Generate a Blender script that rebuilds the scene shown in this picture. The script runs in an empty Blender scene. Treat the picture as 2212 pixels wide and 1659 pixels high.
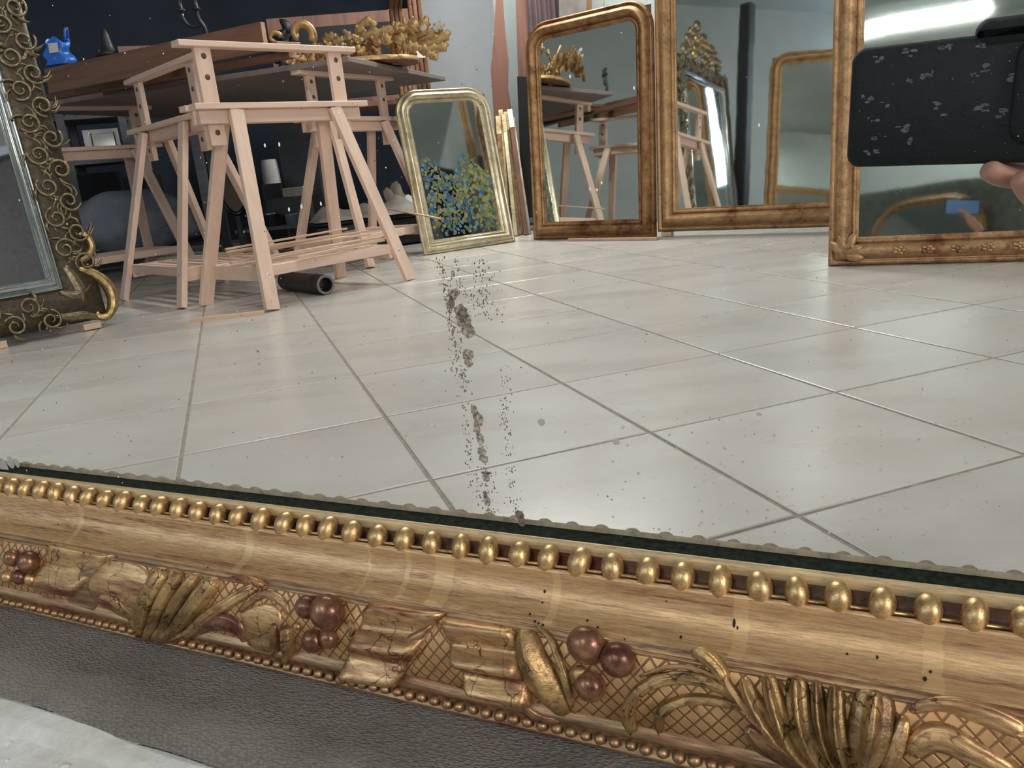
import bpy, math, random
from math import pi, sin, cos, radians as R
from mathutils import Vector as V, Matrix as M
random.seed(7)
sc = bpy.context.scene
col = sc.collection

# ------------------------------------------------------------------ camera
FOC, CX, CY, CAMH = 1738.0, 1106.0, 829.5, 0.40
RX = V((0.995058, -0.026141, -0.095792))      # image right, in the world
RY = V((-0.099295, -0.261963, -0.959956))     # image down
RZ = V((0.0, 0.964724, -0.263264))            # view direction
cd = bpy.data.cameras.new('camera')
cam = bpy.data.objects.new('camera', cd)
col.objects.link(cam)
cam.matrix_world = M(((RX[0], -RY[0], -RZ[0], 0), (RX[1], -RY[1], -RZ[1], 0), (RX[2], -RY[2], -RZ[2], CAMH), (0, 0, 0, 1)))
cd.sensor_fit = 'HORIZONTAL'
cd.sensor_width = 36.0
cd.lens = 36.0 * FOC / 2212.0
cd.clip_start = 0.02
sc.camera = cam

# ------------------------------------------------------------------ world, lights, exposure
sc.view_settings.view_transform = 'Standard'
sc.view_settings.look = 'None'
sc.view_settings.gamma = 1.0
sc.view_settings.exposure = -0.2
sc.view_settings.use_curve_mapping = False
w = bpy.data.worlds.new('world')
sc.world = w
w.use_nodes = True
w.node_tree.nodes['Background'].inputs[0].default_value = (0.80, 0.86, 1.0, 1)
w.node_tree.nodes['Background'].inputs[1].default_value = 0.42

def area(name, loc, to, sx, sy, power, color):
    d = bpy.data.lights.new(name, 'AREA')
    d.shape = 'RECTANGLE'; d.size = sx; d.size_y = sy; d.energy = power; d.color = color
    o = bpy.data.objects.new(name, d); col.objects.link(o)
    o.location = loc
    o.rotation_euler = (V(to) - V(loc)).to_track_quat('-Z', 'Y').to_euler()
    return o
area('daylight_from_left_window', (-4.2, -1.5, 1.8), (-0.9, 3.2, 0.3), 1.5, 1.3, 52, (0.66, 0.82, 1.0))
area('unseen_fill_light', (2.2, -3.1, 1.7), (0.3, 3.0, 0.3), 1.4, 1.6, 128, (1.0, 0.95, 0.90))  # warm fill light added behind the camera, no door there

# ------------------------------------------------------------------ pixel -> place helpers (2212 x 1659 frame)
def ray(x, y):
    return RX * ((x - CX) / FOC) + RY * ((y - CY) / FOC) + RZ
def at(x, y, z=0.0):
    d = ray(x, y); k = (z - CAMH) / d[2]
    return V((d[0] * k, d[1] * k, z))
def on(x, y, P, N):
    d = ray(x, y); o = V((0, 0, CAMH)); N = V(N)
    return o + d * ((V(P) - o).dot(N) / d.dot(N))

def PL(x, y, d):     # point on the pixel ray at horizontal distance d
    r = ray(x, y); return V((0, 0, CAMH)) + r * (d / r.y)
# ------------------------------------------------------------------ materials
def new(name):
    m = bpy.data.materials.new(name); m.use_nodes = True
    nt = m.node_tree; b = nt.nodes['Principled BSDF']
    return m, nt, b
def node(nt, t, **k):
    n = nt.nodes.new(t)
    for a, v in k.items():
        if a in n.inputs: n.inputs[a].default_value = v
        else: setattr(n, a, v)
    return n
def c4(c): return (c[0], c[1], c[2], 1)
def coords(nt, scale=(1, 1, 1), rnd=False):
    tc = node(nt, 'ShaderNodeTexCoord'); mp = node(nt, 'ShaderNodeMapping')
    mp.inputs['Scale'].default_value = scale
    nt.links.new(tc.outputs['Object'], mp.inputs[0])
    if rnd:
        oi = node(nt, 'ShaderNodeObjectInfo'); cx = node(nt, 'ShaderNodeCombineXYZ')
        mu = node(nt, 'ShaderNodeMath', operation='MULTIPLY'); mu.inputs[1].default_value = 37.0
        nt.links.new(oi.outputs['Random'], mu.inputs[0])
        for i in range(3): nt.links.new(mu.outputs[0], cx.inputs[i])
        nt.links.new(cx.outputs[0], mp.inputs['Location'])
    return mp.outputs[0]
def noise(nt, vec, scale, detail=4, rough=.6, dist=0.0):
    n = node(nt, 'ShaderNodeTexNoise'); n.inputs['Scale'].default_value = scale
    n.inputs['Detail'].default_value = detail; n.inputs['Roughness'].default_value = rough
    n.inputs['Distortion'].default_value = dist
    nt.links.new(vec, n.inputs['Vector']); return n.outputs[0]
def ramp(nt, fac, stops):
    r = node(nt, 'ShaderNodeValToRGB')
    e = r.color_ramp.elements
    while len(e) < len(stops): e.new(0.5)
    for i, (p, c) in enumerate(stops):
        e[i].position = p; e[i].color = c4(c) if len(c) == 3 else c
    nt.links.new(fac, r.inputs[0]); return r.outputs[0]
def mix(nt, fac, a, b, mode='MIX'):
    n = node(nt, 'ShaderNodeMix', data_type='RGBA', blend_type=mode)
    for s, i in ((fac, 0), (a, 6), (b, 7)):
        if hasattr(s, 'is_linked') or hasattr(s, 'links'): nt.links.new(s, n.inputs[i])
        else: n.inputs[i].default_value = s if i == 0 else c4(s)
    return n.outputs[2]
def bump(nt, b, h, strength=.3, dist=.002):
    n = node(nt, 'ShaderNodeBump'); n.inputs['Strength'].default_value = strength; n.inputs['Distance'].default_value = dist
    nt.links.new(h, n.inputs['Height']); nt.links.new(n.outputs[0], b.inputs['Normal'])

def plain(name, c, rough=.6, metal=0.0, var=.25, scale=20, emit=None, es=1.0, rnd=True, bumps=0.0, coat=0.0):
    m, nt, b = new(name)
    v = coords(nt, rnd=rnd)
    n = noise(nt, v, scale, 5)
    lo = [max(0, x * (1 - var)) for x in c]; hi = [min(1, x * (1 + var)) for x in c]
    nt.links.new(ramp(nt, n, [(.3, lo), (.7, hi)]), b.inputs['Base Color'])
    b.inputs['Roughness'].default_value = rough; b.inputs['Metallic'].default_value = metal
    b.inputs['Coat Weight'].default_value = coat
    if bumps: bump(nt, b, n, bumps, .003)
    if emit:
        b.inputs['Emission Color'].default_value = c4(emit); b.inputs['Emission Strength'].default_value = es
    return m

def gold(name, c_hi, c_lo, bole=(.19, .045, .025), wear=.5, rough=.33, metal=.85, scale=(1, 1, 1), ns=60, bumps=.25, hatch=False, bands=None, bd=.0012, crack=0.0, n2f=.28):
    """gilding: leaf colour, darker toning, red bole where it is rubbed through"""
    m, nt, b = new(name)
    v = coords(nt, scale, rnd=False)
    n1 = noise(nt, v, ns, 6, .65); n2 = noise(nt, v, ns * n2f, 4, .6, .6); n3 = noise(nt, v, ns * 4, 3, .7)
    base = ramp(nt, n1, [(.32, c_lo), (.62, c_hi)])
    fac = ramp(nt, n2, [(1 - wear, (0, 0, 0)), (min(.99, 1 - wear + .12), (1, 1, 1))])
    fac2 = mix(nt, 1.0, fac, ramp(nt, n1, [(.35, (1, 1, 1)), (.66, (.1, .1, .1))]), 'MULTIPLY')
    c = mix(nt, fac2, base, bole)
    dirt = ramp(nt, n3, [(.30, (.35, .28, .2)), (.42, (1, 1, 1))])
    c = mix(nt, .6, c, dirt, 'MULTIPLY')
    if crack:
        vo = node(nt, 'ShaderNodeTexVoronoi', feature='DISTANCE_TO_EDGE'); vo.inputs['Scale'].default_value = 95.0
        tcv = node(nt, 'ShaderNodeTexCoord'); dn = node(nt, 'ShaderNodeTexNoise'); dn.inputs['Scale'].default_value = 120.0; nt.links.new(tcv.outputs['Object'], dn.inputs[0])
        mxv = node(nt, 'ShaderNodeMix', data_type='RGBA'); mxv.inputs[0].default_value = .012; nt.links.new(tcv.outputs['Object'], mxv.inputs[6]); nt.links.new(dn.outputs[1], mxv.inputs[7])
        nt.links.new(mxv.outputs[2], vo.inputs['Vector'])
        ln = ramp(nt, vo.outputs['Distance'], [(0.012, (.16, .09, .05)), (.03, (1, 1, 1))])
        msk = ramp(nt, noise(nt, tcv.outputs['Object'], 55, 2), [(.46, (0, 0, 0)), (.54, (crack,) * 3)])
        c = mix(nt, msk, c, mix(nt, 1.0, c, ln, 'MULTIPLY'))
    if bands:
        tc = node(nt, 'ShaderNodeTexCoord'); sp = node(nt, 'ShaderNodeSeparateXYZ'); nt.links.new(tc.outputs['Object'], sp.inputs[0])
        wob = node(nt, 'ShaderNodeMath', operation='MULTIPLY_ADD'); nt.links.new(n2, wob.inputs[0]); wob.inputs[1].default_value = .004
        nt.links.new(sp.outputs[0], wob.inputs[2])
        acc = None
        for u0, hw in bands:
            s = node(nt, 'ShaderNodeMath', operation='COMPARE'); nt.links.new(wob.outputs[0], s.inputs[0])
            s.inputs[1].default_value = u0 + .002; s.inputs[2].default_value = hw
            if acc is None: acc = s.outputs[0]
            else:
                mx = node(nt, 'ShaderNodeMath', operation='MAXIMUM'); nt.links.new(acc, mx.inputs[0]); nt.links.new(s.outputs[0], mx.inputs[1]); acc = mx.outputs[0]
        sc_ = node(nt, 'ShaderNodeMath', operation='MULTIPLY'); nt.links.new(acc, sc_.inputs[0]); sc_.inputs[1].default_value = .38
        c = mix(nt, sc_.outputs[0], c, (.80, .56, .30))
    nt.links.new(c, b.inputs['Base Color'])
    mr = node(nt, 'ShaderNodeMapRange'); nt.links.new(n1, mr.inputs[0])
    mr.inputs[3].default_value = rough + .14; mr.inputs[4].default_value = rough - .06
    nt.links.new(mr.outputs[0], b.inputs['Roughness'])
    b.inputs['Metallic'].default_value = metal
    if hatch:
        tc = node(nt, 'ShaderNodeTexCoord'); acc = None
        for ang in (R(40), R(-48)):
            mp = node(nt, 'ShaderNodeMapping'); mp.inputs['Rotation'].default_value = (0, 0, ang)
            nt.links.new(tc.outputs['Object'], mp.inputs[0])
            wv = node(nt, 'ShaderNodeTexWave'); wv.inputs['Scale'].default_value = 78.0; wv.inputs['Distortion'].default_value = .5
            wv.inputs['Detail'].default_value = 1.0
            nt.links.new(mp.outputs[0], wv.inputs[0])
            r = ramp(nt, wv.outputs[0], [(0.0, (0, 0, 0)), (.13, (1, 1, 1))])
            acc = r if acc is None else mix(nt, 1.0, acc, r, 'MULTIPLY')
        c2 = mix(nt, acc, (.20, .105, .045), c)
        nt.links.new(c2, b.inputs['Base Color'])
        bump(nt, b, acc, .5, .0006)
    else:
        bump(nt, b, n1, bumps, bd)
    return m

def glass_mirror(name, tint=(.80, .83, .80), rough=.012):
    m, nt, b = new(name)
    v = coords(nt)
    n = noise(nt, v, 2.2, 3); n2 = noise(nt, v, 160, 2)
    nt.links.new(ramp(nt, n, [(.3, [t * .92 for t in tint]), (.7, tint)]), b.inputs['Base Color'])
    b.inputs['Metallic'].default_value = 1.0
    mr = node(nt, 'ShaderNodeMapRange'); nt.links.new(n2, mr.inputs[0]); mr.inputs[3].default_value = rough; mr.inputs[4].default_value = rough + .03
    nt.links.new(mr.outputs[0], b.inputs['Roughness'])
    bump(nt, b, n, .04, .01)
    return m

def wood(name, c, dark=.72, rough=.5, axis=0, scale=9):
    m, nt, b = new(name)
    s = [22, 22, 22]; s[axis] = 1.6
    v = coords(nt, s, rnd=True)
    n = noise(nt, v, scale / 9, 6, .62, .8)
    nt.links.new(ramp(nt, n, [(.3, [x * dark for x in c]), (.55, c), (.8, [min(1, x * 1.12) for x in c])]), b.inputs['Base Color'])
    b.inputs['Roughness'].default_value = rough
    bump(nt, b, n, .15, .002)
    return m

MAT = {}
# ------------------------------------------------------------------ mesh helpers
class MB:
    def __init__(s): s.v = []; s.f = []; s.smooth = []
    def add(s, vs, fs, smooth=False):
        k = len(s.v); s.v += [tuple(p) for p in vs]
        s.f += [tuple(i + k for i in f) for f in fs]; s.smooth += [smooth] * len(fs); return s
    def box(s, c, ax, ay, az, sx, sy, sz, ch=0.0):
        """box centred at c on axes ax ay az; ch chamfers the long edges"""
        c = V(c); ax, ay, az = V(ax), V(ay), V(az)
        hx, hy, hz = sx / 2, sy / 2, sz / 2
        if ch <= 0:
            vs = [c + ax * (i * hx) + ay * (j * hy) + az * (k * hz) for k in (-1, 1) for j in (-1, 1) for i in (-1, 1)]
            return s.add(vs, [(0, 2, 3, 1), (4, 5, 7, 6), (0, 1, 5, 4), (2, 6, 7, 3), (0, 4, 6, 2), (1, 3, 7, 5)])
        ring = [(-hy + ch, -hz), (hy - ch, -hz), (hy, -hz + ch), (hy, hz - ch), (hy - ch, hz), (-hy + ch, hz), (-hy, hz - ch), (-hy, -hz + ch)]
        vs = [c + ax * (i * hx) + ay * a + az * b for i in (-1, 1) for a, b in ring]
        fs = [tuple(range(7, -1, -1)), tuple(range(8, 16))] + [(i, (i + 1) % 8, 8 + (i + 1) % 8, 8 + i) for i in range(8)]
        return s.add(vs, fs)
    def bar(s, p, q, side, sw, st, ch=.002):
        """rectangular bar from p to q; side: direction of width sw"""
        p, q = V(p), V(q); ax = (q - p); L = ax.length; ax.normalize()
        ay = V(side); ay = (ay - ax * ay.dot(ax)).normalized(); az = ax.cross(ay)
        return s.box((p + q) / 2, ax, ay, az, L, sw, st, ch)
    def tube(s, pts, rad, n=8, cap=True, flat=1.0, up=None):
        pts = [V(p) for p in pts]; N = len(pts)
        rad = rad if isinstance(rad, (list, tuple)) else [rad] * N
        rings = []; prev = None
        for i, p in enumerate(pts):
            t = (pts[min(i + 1, N - 1)] - pts[max(i - 1, 0)]).normalized()
            if up is not None: a = V(up)
            elif prev is not None: a = prev
            else: a = V((0, 0, 1)) if abs(t[2]) < .9 else V((1, 0, 0))
            a = (a - t * a.dot(t)).normalized(); b = t.cross(a); prev = a
            rings.append([p + (a * cos(2 * pi * j / n) * flat + b * sin(2 * pi * j / n)) * rad[i] for j in range(n)])
        vs = [q for r in rings for q in r]
        fs = [(i * n + j, i * n + (j + 1) % n, (i + 1) * n + (j + 1) % n, (i + 1) * n + j) for i in range(N - 1) for j in range(n)]
        if cap: fs += [tuple(range(n - 1, -1, -1)), tuple((N - 1) * n + j for j in range(n))]
        return s.add(vs, fs, True)
    def ball(s, c, r, n=14, m=9, rot=None, lump=0.0):
        c = V(c); r = r if isinstance(r, (tuple, list)) else (r, r, r); vs = []; fs = []
        vs.append(V((0, 0, r[2])))
        for i in range(1, m):
            a = pi * i / m
            for j in range(n):
                b = 2 * pi * j / n; k = 1 + lump * (random.random() - .5)
                vs.append(V((r[0] * sin(a) * cos(b) * k, r[1] * sin(a) * sin(b) * k, r[2] * cos(a) * k)))
        vs.append(V((0, 0, -r[2]))); e = len(vs) - 1
        for j in range(n):
            fs.append((0, 1 + j, 1 + (j + 1) % n)); fs.append((e, e - n + (j + 1) % n, e - n + j))
        for i in range(m - 2):
            for j in range(n):
                a = 1 + i * n + j; b = 1 + i * n + (j + 1) % n; fs.append((a, a + n, b + n, b))
        if rot is not None: vs = [rot @ q for q in vs]
        return s.add([c + q for q in vs], fs, True)
    def lathe(s, prof, c=(0, 0, 0), n=16, axis=None):
        c = V(c); vs = [c + V((r * cos(2 * pi * j / n), r * sin(2 * pi * j / n), z)) for r, z in prof for j in range(n)]
        if axis is not None: 
            rot = V((0, 0, 1)).rotation_difference(V(axis)).to_matrix(); vs = [c + rot @ (q - c) for q in vs]
        N = len(prof)
        fs = [(i * n + j, i * n + (j + 1) % n, (i + 1) * n + (j + 1) % n, (i + 1) * n + j) for i in range(N - 1) for j in range(n)]
        fs += [tuple(range(n - 1, -1, -1)), tuple((N - 1) * n + j for j in range(n))]
        return s.add(vs, fs, True)
    def grid(s, fn, a, b, smooth=True, closed=False):
        vs = [fn(i / a, j / b) for i in range(a + 1) for j in range(b + 1)]
        fs = [(i * (b + 1) + j, (i + 1) * (b + 1) + j, (i + 1) * (b + 1) + j + 1, i * (b + 1) + j + 1) for i in range(a) for j in range(b)]
        return s.add(vs, fs, smooth)
    def prism(s, poly, z0, z1, fn=None):
        fn = fn or (lambda x, y, z: V((x, y, z))); n = len(poly)
        vs = [fn(x, y, z0) for x, y in poly] + [fn(x, y, z1) for x, y in poly]
        return s.add(vs, [tuple(range(n - 1, -1, -1)), tuple(range(n, 2 * n))] + [(i, (i + 1) % n, n + (i + 1) % n, n + i) for i in range(n)])
    def mesh(s, name, mat):
        me = bpy.data.meshes.new(name); me.from_pydata(s.v, [], s.f); me.materials.append(mat)
        me.polygons.foreach_set('use_smooth', s.smooth); me.update(); return me
def put(name, mesh, parent=None, mw=None):
    o = bpy.data.objects.new(name, mesh); col.objects.link(o)
    if parent is not None: o.parent = parent
    if mw is not None: o.matrix_local = mw
    return o
def obj(name, mb, mat, parent=None, label=None, kind=None, mw=None, smooth_angle=None):
    o = put(name, mb.mesh(name, mat), parent, mw)
    if label: o['label'] = label
    if kind: o['kind'] = kind
    return o
def tag(o, label, cat, group=None, kind=None):
    o['label'] = label; o['category'] = cat
    if group: o['group'] = group
    if kind: o['kind'] = kind
    return o
def thing(name, label, cat, mw=None, group=None):
    o = bpy.data.objects.new(name, None); o.empty_display_size = .05; col.objects.link(o)
    if mw is not None: o.matrix_world = mw
    return tag(o, label, cat, group)
def basis(x, y, z, o):
    x, y, z, o = V(x), V(y), V(z), V(o)
    return M(((x[0], y[0], z[0], o[0]), (x[1], y[1], z[1], o[1]), (x[2], y[2], z[2], o[2]), (0, 0, 0, 1)))
def kids(o): return [c for c in bpy.data.objects if c.parent == o]
def copy_tree(o, parent=None):
    c = o.copy(); col.objects.link(c)
    if parent is not None: c.parent = parent
    for ch in kids(o): copy_tree(ch, c)
    return c
def catmull(pts, n):
    """n samples along a smooth curve through pts (tuples of any length)"""
    out = []; K = len(pts) - 1
    for i in range(n + 1):
        t = i / n * K; k = min(int(t), K - 1); f = t - k
        p = [pts[max(0, k - 1)], pts[k], pts[k + 1], pts[min(K, k + 2)]]
        out.append(tuple(.5 * ((2 * b) + (-a + c) * f + (2 * a - 5 * b + 4 * c - d) * f * f + (-a + 3 * b - 3 * c + d) * f ** 3) for a, b, c, d in zip(*p)))
    return out
def lobe(mb, pts, W, H, fn, n=18, m=8, ridges=1.5, sink=.0012, tip=.25, teeth=0.0, nt_=5):
    """carved leaf lobe: pts centreline (x,y), W list of half widths, H height, fn(x,y,h)->point"""
    P = catmull([tuple(p) + (wd,) for p, wd in zip(pts, W)], n)
    vs = []
    for i, (x, y, wd) in enumerate(P):
        a = P[max(0, i - 1)]; b = P[min(n, i + 1)]
        tx, ty = b[0] - a[0], b[1] - a[1]; L = math.hypot(tx, ty) or 1; nx, ny = -ty / L, tx / L
        t = i / n; env = (sin(pi * min(1, t * .9 + tip * .5))) ** .6
        e_ = min(t, 1 - t) / .16
        if e_ < 1: wd *= max(.08, math.sqrt(1 - (1 - e_) ** 2))
        if teeth: wd *= 1 + teeth * (((t * nt_) % 1) - .5)
        for j in range(m + 1):
            c = -1 + 2 * j / m
            h = H * env * (math.sqrt(max(0, 1 - c * c)) * .75 + .25 * cos(pi * ridges * 2 * c) * (1 - abs(c))) - sink * (abs(c) > .99)
            if i in (0, n): h = -sink
            vs.append(fn(x + nx * wd * c, y + ny * wd * c, h))
    fs = [(i * (m + 1) + j, (i + 1) * (m + 1) + j, (i + 1) * (m + 1) + j + 1, i * (m + 1) + j + 1) for i in range(n) for j in range(m)]
    mb.add(vs, [tuple(reversed(f)) for f in fs], True); return mb
def scroll(mb, cx, cy, r0, turns, a0, rad, fn, hand=1, tail=0.0, n=26, h=.004):
    """C scroll: spiral tube in a plane"""
    pts = []; rr = []
    for i in range(n + 1):
        t = i / n; a = a0 + hand * turns * 2 * pi * t; r = r0 * (1 - .78 * t)
        pts.append(fn(cx + r * cos(a), cy + r * sin(a), h + .3 * rad * t)); rr.append(rad * (.45 + .75 * sin(pi * min(1, .25 + t * .7))))
    mb.tube(pts, rr, 6); return mb

# ================================================================== THE SETTING
def structure(o, label=None):
    o['kind'] = 'structure'
    if label: o['label'] = label
    return o
# floor: mortar bed with square glazed tiles laid on it
m, nt, b = new('grout')
v = coords(nt); n = noise(nt, v, 60, 4)
nt.links.new(ramp(nt, n, [(.3, (.23, .20, .155)), (.7, (.36, .32, .26))]), b.inputs['Base Color']); b.inputs['Roughness'].default_value = .9
MAT['grout'] = m
m, nt, b = new('glazed_tile')
v = coords(nt, (1, 1, 1), rnd=True)
tc = node(nt, 'ShaderNodeTexCoord'); mp = node(nt, 'ShaderNodeMapping'); mp.inputs['Rotation'].default_value = (0, 0, R(-14)); mp.inputs['Scale'].default_value = (1.6, 5, 1)
nt.links.new(v, mp.inputs[0])
n1 = noise(nt, mp.outputs[0], 1.3, 3.2, .5, .5); n2 = noise(nt, v, 7, 4, .6); n3 = noise(nt, v, 70, 3, .6)
base = ramp(nt, n1, [(.25, (.47, .43, .395)), (.5, (.525, .492, .458)), (.78, (.58, .557, .53))])
base = mix(nt, .35, base, ramp(nt, n2, [(.3, (.52, .44, .38)), (.7, (.58, .57, .54))]))
spots = ramp(nt, n3, [(.27, (.62, .58, .54)), (.34, (1, 1, 1))])
base = mix(nt, .45, base, spots, 'MULTIPLY')
oi = node(nt, 'ShaderNodeObjectInfo')
base = mix(nt, 1.0, base, ramp(nt, oi.outputs['Random'], [(0, (.94, .94, .945)), (1, (1, .99, .98))]), 'MULTIPLY')
nt.links.new(base, b.inputs['Base Color'])
mr = node(nt, 'ShaderNodeMapRange'); nt.links.new(n1, mr.inputs[0]); mr.inputs[3].default_value = .22; mr.inputs[4].default_value = .34
nt.links.new(mr.outputs[0], b.inputs['Roughness'])
b.inputs['Specular IOR Level'].default_value = .42
bump(nt, b, n1, .06, .004)
MAT['tile'] = m

fb = MB(); fb.prism([(-7, -3.5), (5, -3.5), (5, 9.5), (-7, 9.5)], -.05, -.0022)
floor = structure(obj('floor', fb, MAT['grout']), 'pale beige glazed tile floor laid on the diagonal, with grey joints')
TS, TA = .333, R(17.9); T0 = V((.0828, .385, 0)); TI = V((cos(TA), sin(TA), 0)); TJ = V((-sin(TA), cos(TA), 0))
def tile_mb(mb, c=V((0, 0, 0)), hs=None):
    hs = hs or TS / 2 - .0032; e = .0016
    lo = [c + TI * (i * hs) + TJ * (j * hs) + V((0, 0, -.0022)) for i, j in ((-1, -1), (1, -1), (1, 1), (-1, 1))]
    mid = [p + V((0, 0, .0014)) for p in lo]
    hi = [c + TI * (i * (hs - e)) + TJ * (j * (hs - e)) for i, j in ((-1, -1), (1, -1), (1, 1), (-1, 1))]
    vs = lo + mid + hi
    mb.add(vs, [(i, (i + 1) % 4, 4 + (i + 1) % 4, 4 + i) for i in range(4)] + [(4 + i, 4 + (i + 1) % 4, 8 + (i + 1) % 4, 8 + i) for i in range(4)] + [(8, 9, 10, 11)])
one = MB(); tile_mb(one); tile_mesh = one.mesh('tile', MAT['tile'])
rest = MB()
for i in range(-24, 24):
    for j in range(-16, 34):
        c = T0 + TI * ((i + .5) * TS) + TJ * ((j + .5) * TS)
        if not (-7 < c.x < 5 and -3.5 < c.y < 9.5): continue
        if .35 < c.y < 5.0 and abs(c.x + .02) < .68 * c.y + .45:
            t = put('tile', tile_mesh, floor); t.location = c
            t.rotation_euler = (random.uniform(-.0006, .0006), random.uniform(-.0006, .0006), 0)
        else: tile_mb(rest, c)
obj('distant_tile', rest, MAT['tile'], floor, kind='stuff')

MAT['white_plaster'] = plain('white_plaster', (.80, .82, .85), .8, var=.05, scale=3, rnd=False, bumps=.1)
MAT['blue_wall_shade'] = plain('blue_wall_shade', (.018, .026, .042), .85, var=.35, scale=1.2, rnd=False)  # shade of the unlit far wall put into its near-black blue
MAT['grey_wall'] = plain('grey_wall', (.50, .54, .53), .85, var=.08, scale=2, rnd=False)
MAT['ceiling'] = plain('ceiling_paint', (.42, .45, .44), .9, var=.06, scale=2, rnd=False)
def wall(name, p, q, z1, mat, label, th=.08):
    p, q = V(p), V(q); d = (q - p).normalized(); n = V((d.y, -d.x, 0)); mb = MB()
    mb.box((p + q) / 2 + V((0, 0, z1 / 2)) - n * th / 2, d, n, (0, 0, 1), (q - p).length, th, z1)
    return structure(obj(name, mb, mat), label)
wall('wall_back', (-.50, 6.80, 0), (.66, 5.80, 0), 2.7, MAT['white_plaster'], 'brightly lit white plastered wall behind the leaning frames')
wall('wall_left', (-7.0, 5.0, 0), (-.45, 7.7, 0), 2.7, MAT['blue_wall_shade'], 'wall behind the trestle tables, its shade put into a dark blue-grey colour')
wall('wall_front', (5.0, -3.4, 0), (-4.6, -3.4, 0), 2.7, MAT['grey_wall'], 'grey wall on the near side of the workshop')
wall('wall_side', (-4.6, -3.5, 0), (-4.6, 6.0, 0), 2.7, MAT['grey_wall'], 'grey side wall on the left')
wall('wall_right', (.12, 5.50, 0), (4.9, .65, 0), 2.7, MAT['grey_wall'], 'grey wall the tall gilt mirrors lean against')
cb = MB(); cb.prism([(-7, -3.5), (5, -3.5), (5, 9.5), (-7, 9.5)], 2.7, 2.78)
structure(obj('ceiling', cb, MAT['ceiling']), 'pale grey workshop ceiling')

# fluorescent ceiling lamps over the near side of the workshop, one more added at the back
MAT['lamp_metal'] = plain('lamp_metal', (.7, .7, .7), .4, .3, .05)
MAT['tube'] = plain('lamp_tube', (.9, .95, .95), .5, emit=(.93, 1.0, .96), es=26.0, var=.01)
def lamp(p, q, label, power):
    p, q = V(p), V(q); d = (q - p).normalized(); s = V((-d.y, d.x, 0)); c = (p + q) / 2
    t = thing('ceiling_lamp', label, 'lamp', basis(d, s, (0, 0, 1), c))
    L = (q - p).length
    a = MB(); a.box((0, 0, .055), (1, 0, 0), (0, 1, 0), (0, 0, 1), L + .06, .12, .05, .01); obj('housing', a, MAT['lamp_metal'], t)
    for k in (-.032, .032):
        a = MB(); a.tube([(-L / 2, k, .012), (L / 2, k, .012)], .014, 10); obj('tube', a, MAT['tube'], t)
    for k in (-1, 1):
        a = MB(); a.box((k * (L / 2 + .01), 0, .02), (1, 0, 0), (0, 1, 0), (0, 0, 1), .02, .1, .045, .004); obj('tube_holder', a, MAT['lamp_metal'], t)
    area('lamp_light', c - V((0, 0, .02)), c - V((0, 0, 1)) , L, .09, power, (.97, 1.0, .96)).rotation_euler = (0, 0, math.atan2(d.y, d.x))
    return t
lamp((-2.13, -2.05, 2.45), (-1.20, -2.44, 2.45), 'fluorescent strip lamp seen as a bright bar in the right-hand gilt mirror', 34)
lamp((-.9, 2.3, 2.6), (.7, 2.0, 2.6), 'fluorescent strip lamp on the ceiling over the open floor', 20)
lamp((-.15, 5.0, 2.55), (.75, 4.1, 2.55), 'unseen strip lamp added to brighten the white back wall', 72)  # extra lamp added out of view to lift the white wall

# ================================================================== THE LARGE GILT MIRROR IN FRONT
MU = V((.89406, -.44803, 0)).normalized(); MN = V((-MU.y, MU.x, 0)); MD = .26    # along the frame; away from the viewer; distance
MAT['g_cove'] = gold('gilt_cove', (.70, .46, .24), (.40, .24, .13), bole=(.20, .075, .05), wear=.47, rough=.45, metal=.62, scale=(36, 620, 620), ns=3.0, bumps=.25, bd=.0003, n2f=.11,
    bands=[(-.455, .004), (-.375, .0016), (-.262, .0022), (-.196, .0007), (-.177, .0012), (-.160, .0042), (-.112, .0016), (-.045, .0024), (.012, .0028), (.085, .004)])
MAT['g_bead'] = gold('gilt_bead', (.66, .45, .22), (.36, .22, .10), wear=.30, rough=.36, metal=.85, ns=160, bumps=.5, bd=.0006)
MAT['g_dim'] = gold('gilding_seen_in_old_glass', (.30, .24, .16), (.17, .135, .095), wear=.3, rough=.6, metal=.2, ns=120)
MAT['g_lip'] = gold('gilt_lip', (.62, .44, .24), (.38, .29, .17), wear=.35, rough=.5, metal=.5, scale=(2, 20, 20), ns=22)
MAT['g_dark'] = gold('bole_channel', (.20, .12, .07), (.055, .035, .028), wear=.5, rough=.55, metal=.3, ns=60)
MAT['g_panel'] = gold('gilt_hatched_panel', (.60, .36, .17), (.42, .225, .10), wear=.32, rough=.45, metal=.6, ns=45, hatch=True)
MAT['g_fillet'] = gold('gilt_fillet', (.46, .28, .14), (.17, .11, .075), wear=.45, rough=.4, metal=.75, scale=(3, 30, 30), ns=14)
MAT['g_leaf'] = gold('gilt_acanthus', (.50, .32, .14), (.17, .105, .05), bole=(.10, .05, .03), wear=.5, rough=.38, metal=.65, ns=75, bumps=1.0, crack=.9)
MAT['g_ribbon'] = gold('gilt_ribbon', (.62, .39, .18), (.30, .165, .09), bole=(.19, .05, .035), wear=.52, rough=.34, metal=.7, scale=(1.5, 7, 7), ns=40, bumps=.3, crack=.8)
MAT['g_berry'] = gold('red_brown_berry', (.40, .22, .11), (.12, .055, .035), bole=(.10, .03, .025), wear=.6, rough=.26, metal=.55, ns=70, bumps=.4)
MAT['gap_shade'] = plain('dusty_gap_shade', (.016, .020, .015), .9, var=.6, scale=400, rnd=False)  # shade inside the rebate gap, with some dust, put into the colour
BZ = .197
big = thing('gilt_mirror', 'large carved and gilded mirror frame filling the foreground with beaded, carved bottom rail', 'mirror', basis(MU, (0, 0, 1), -MN, MN * MD + V((0, 0, BZ))))
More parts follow.
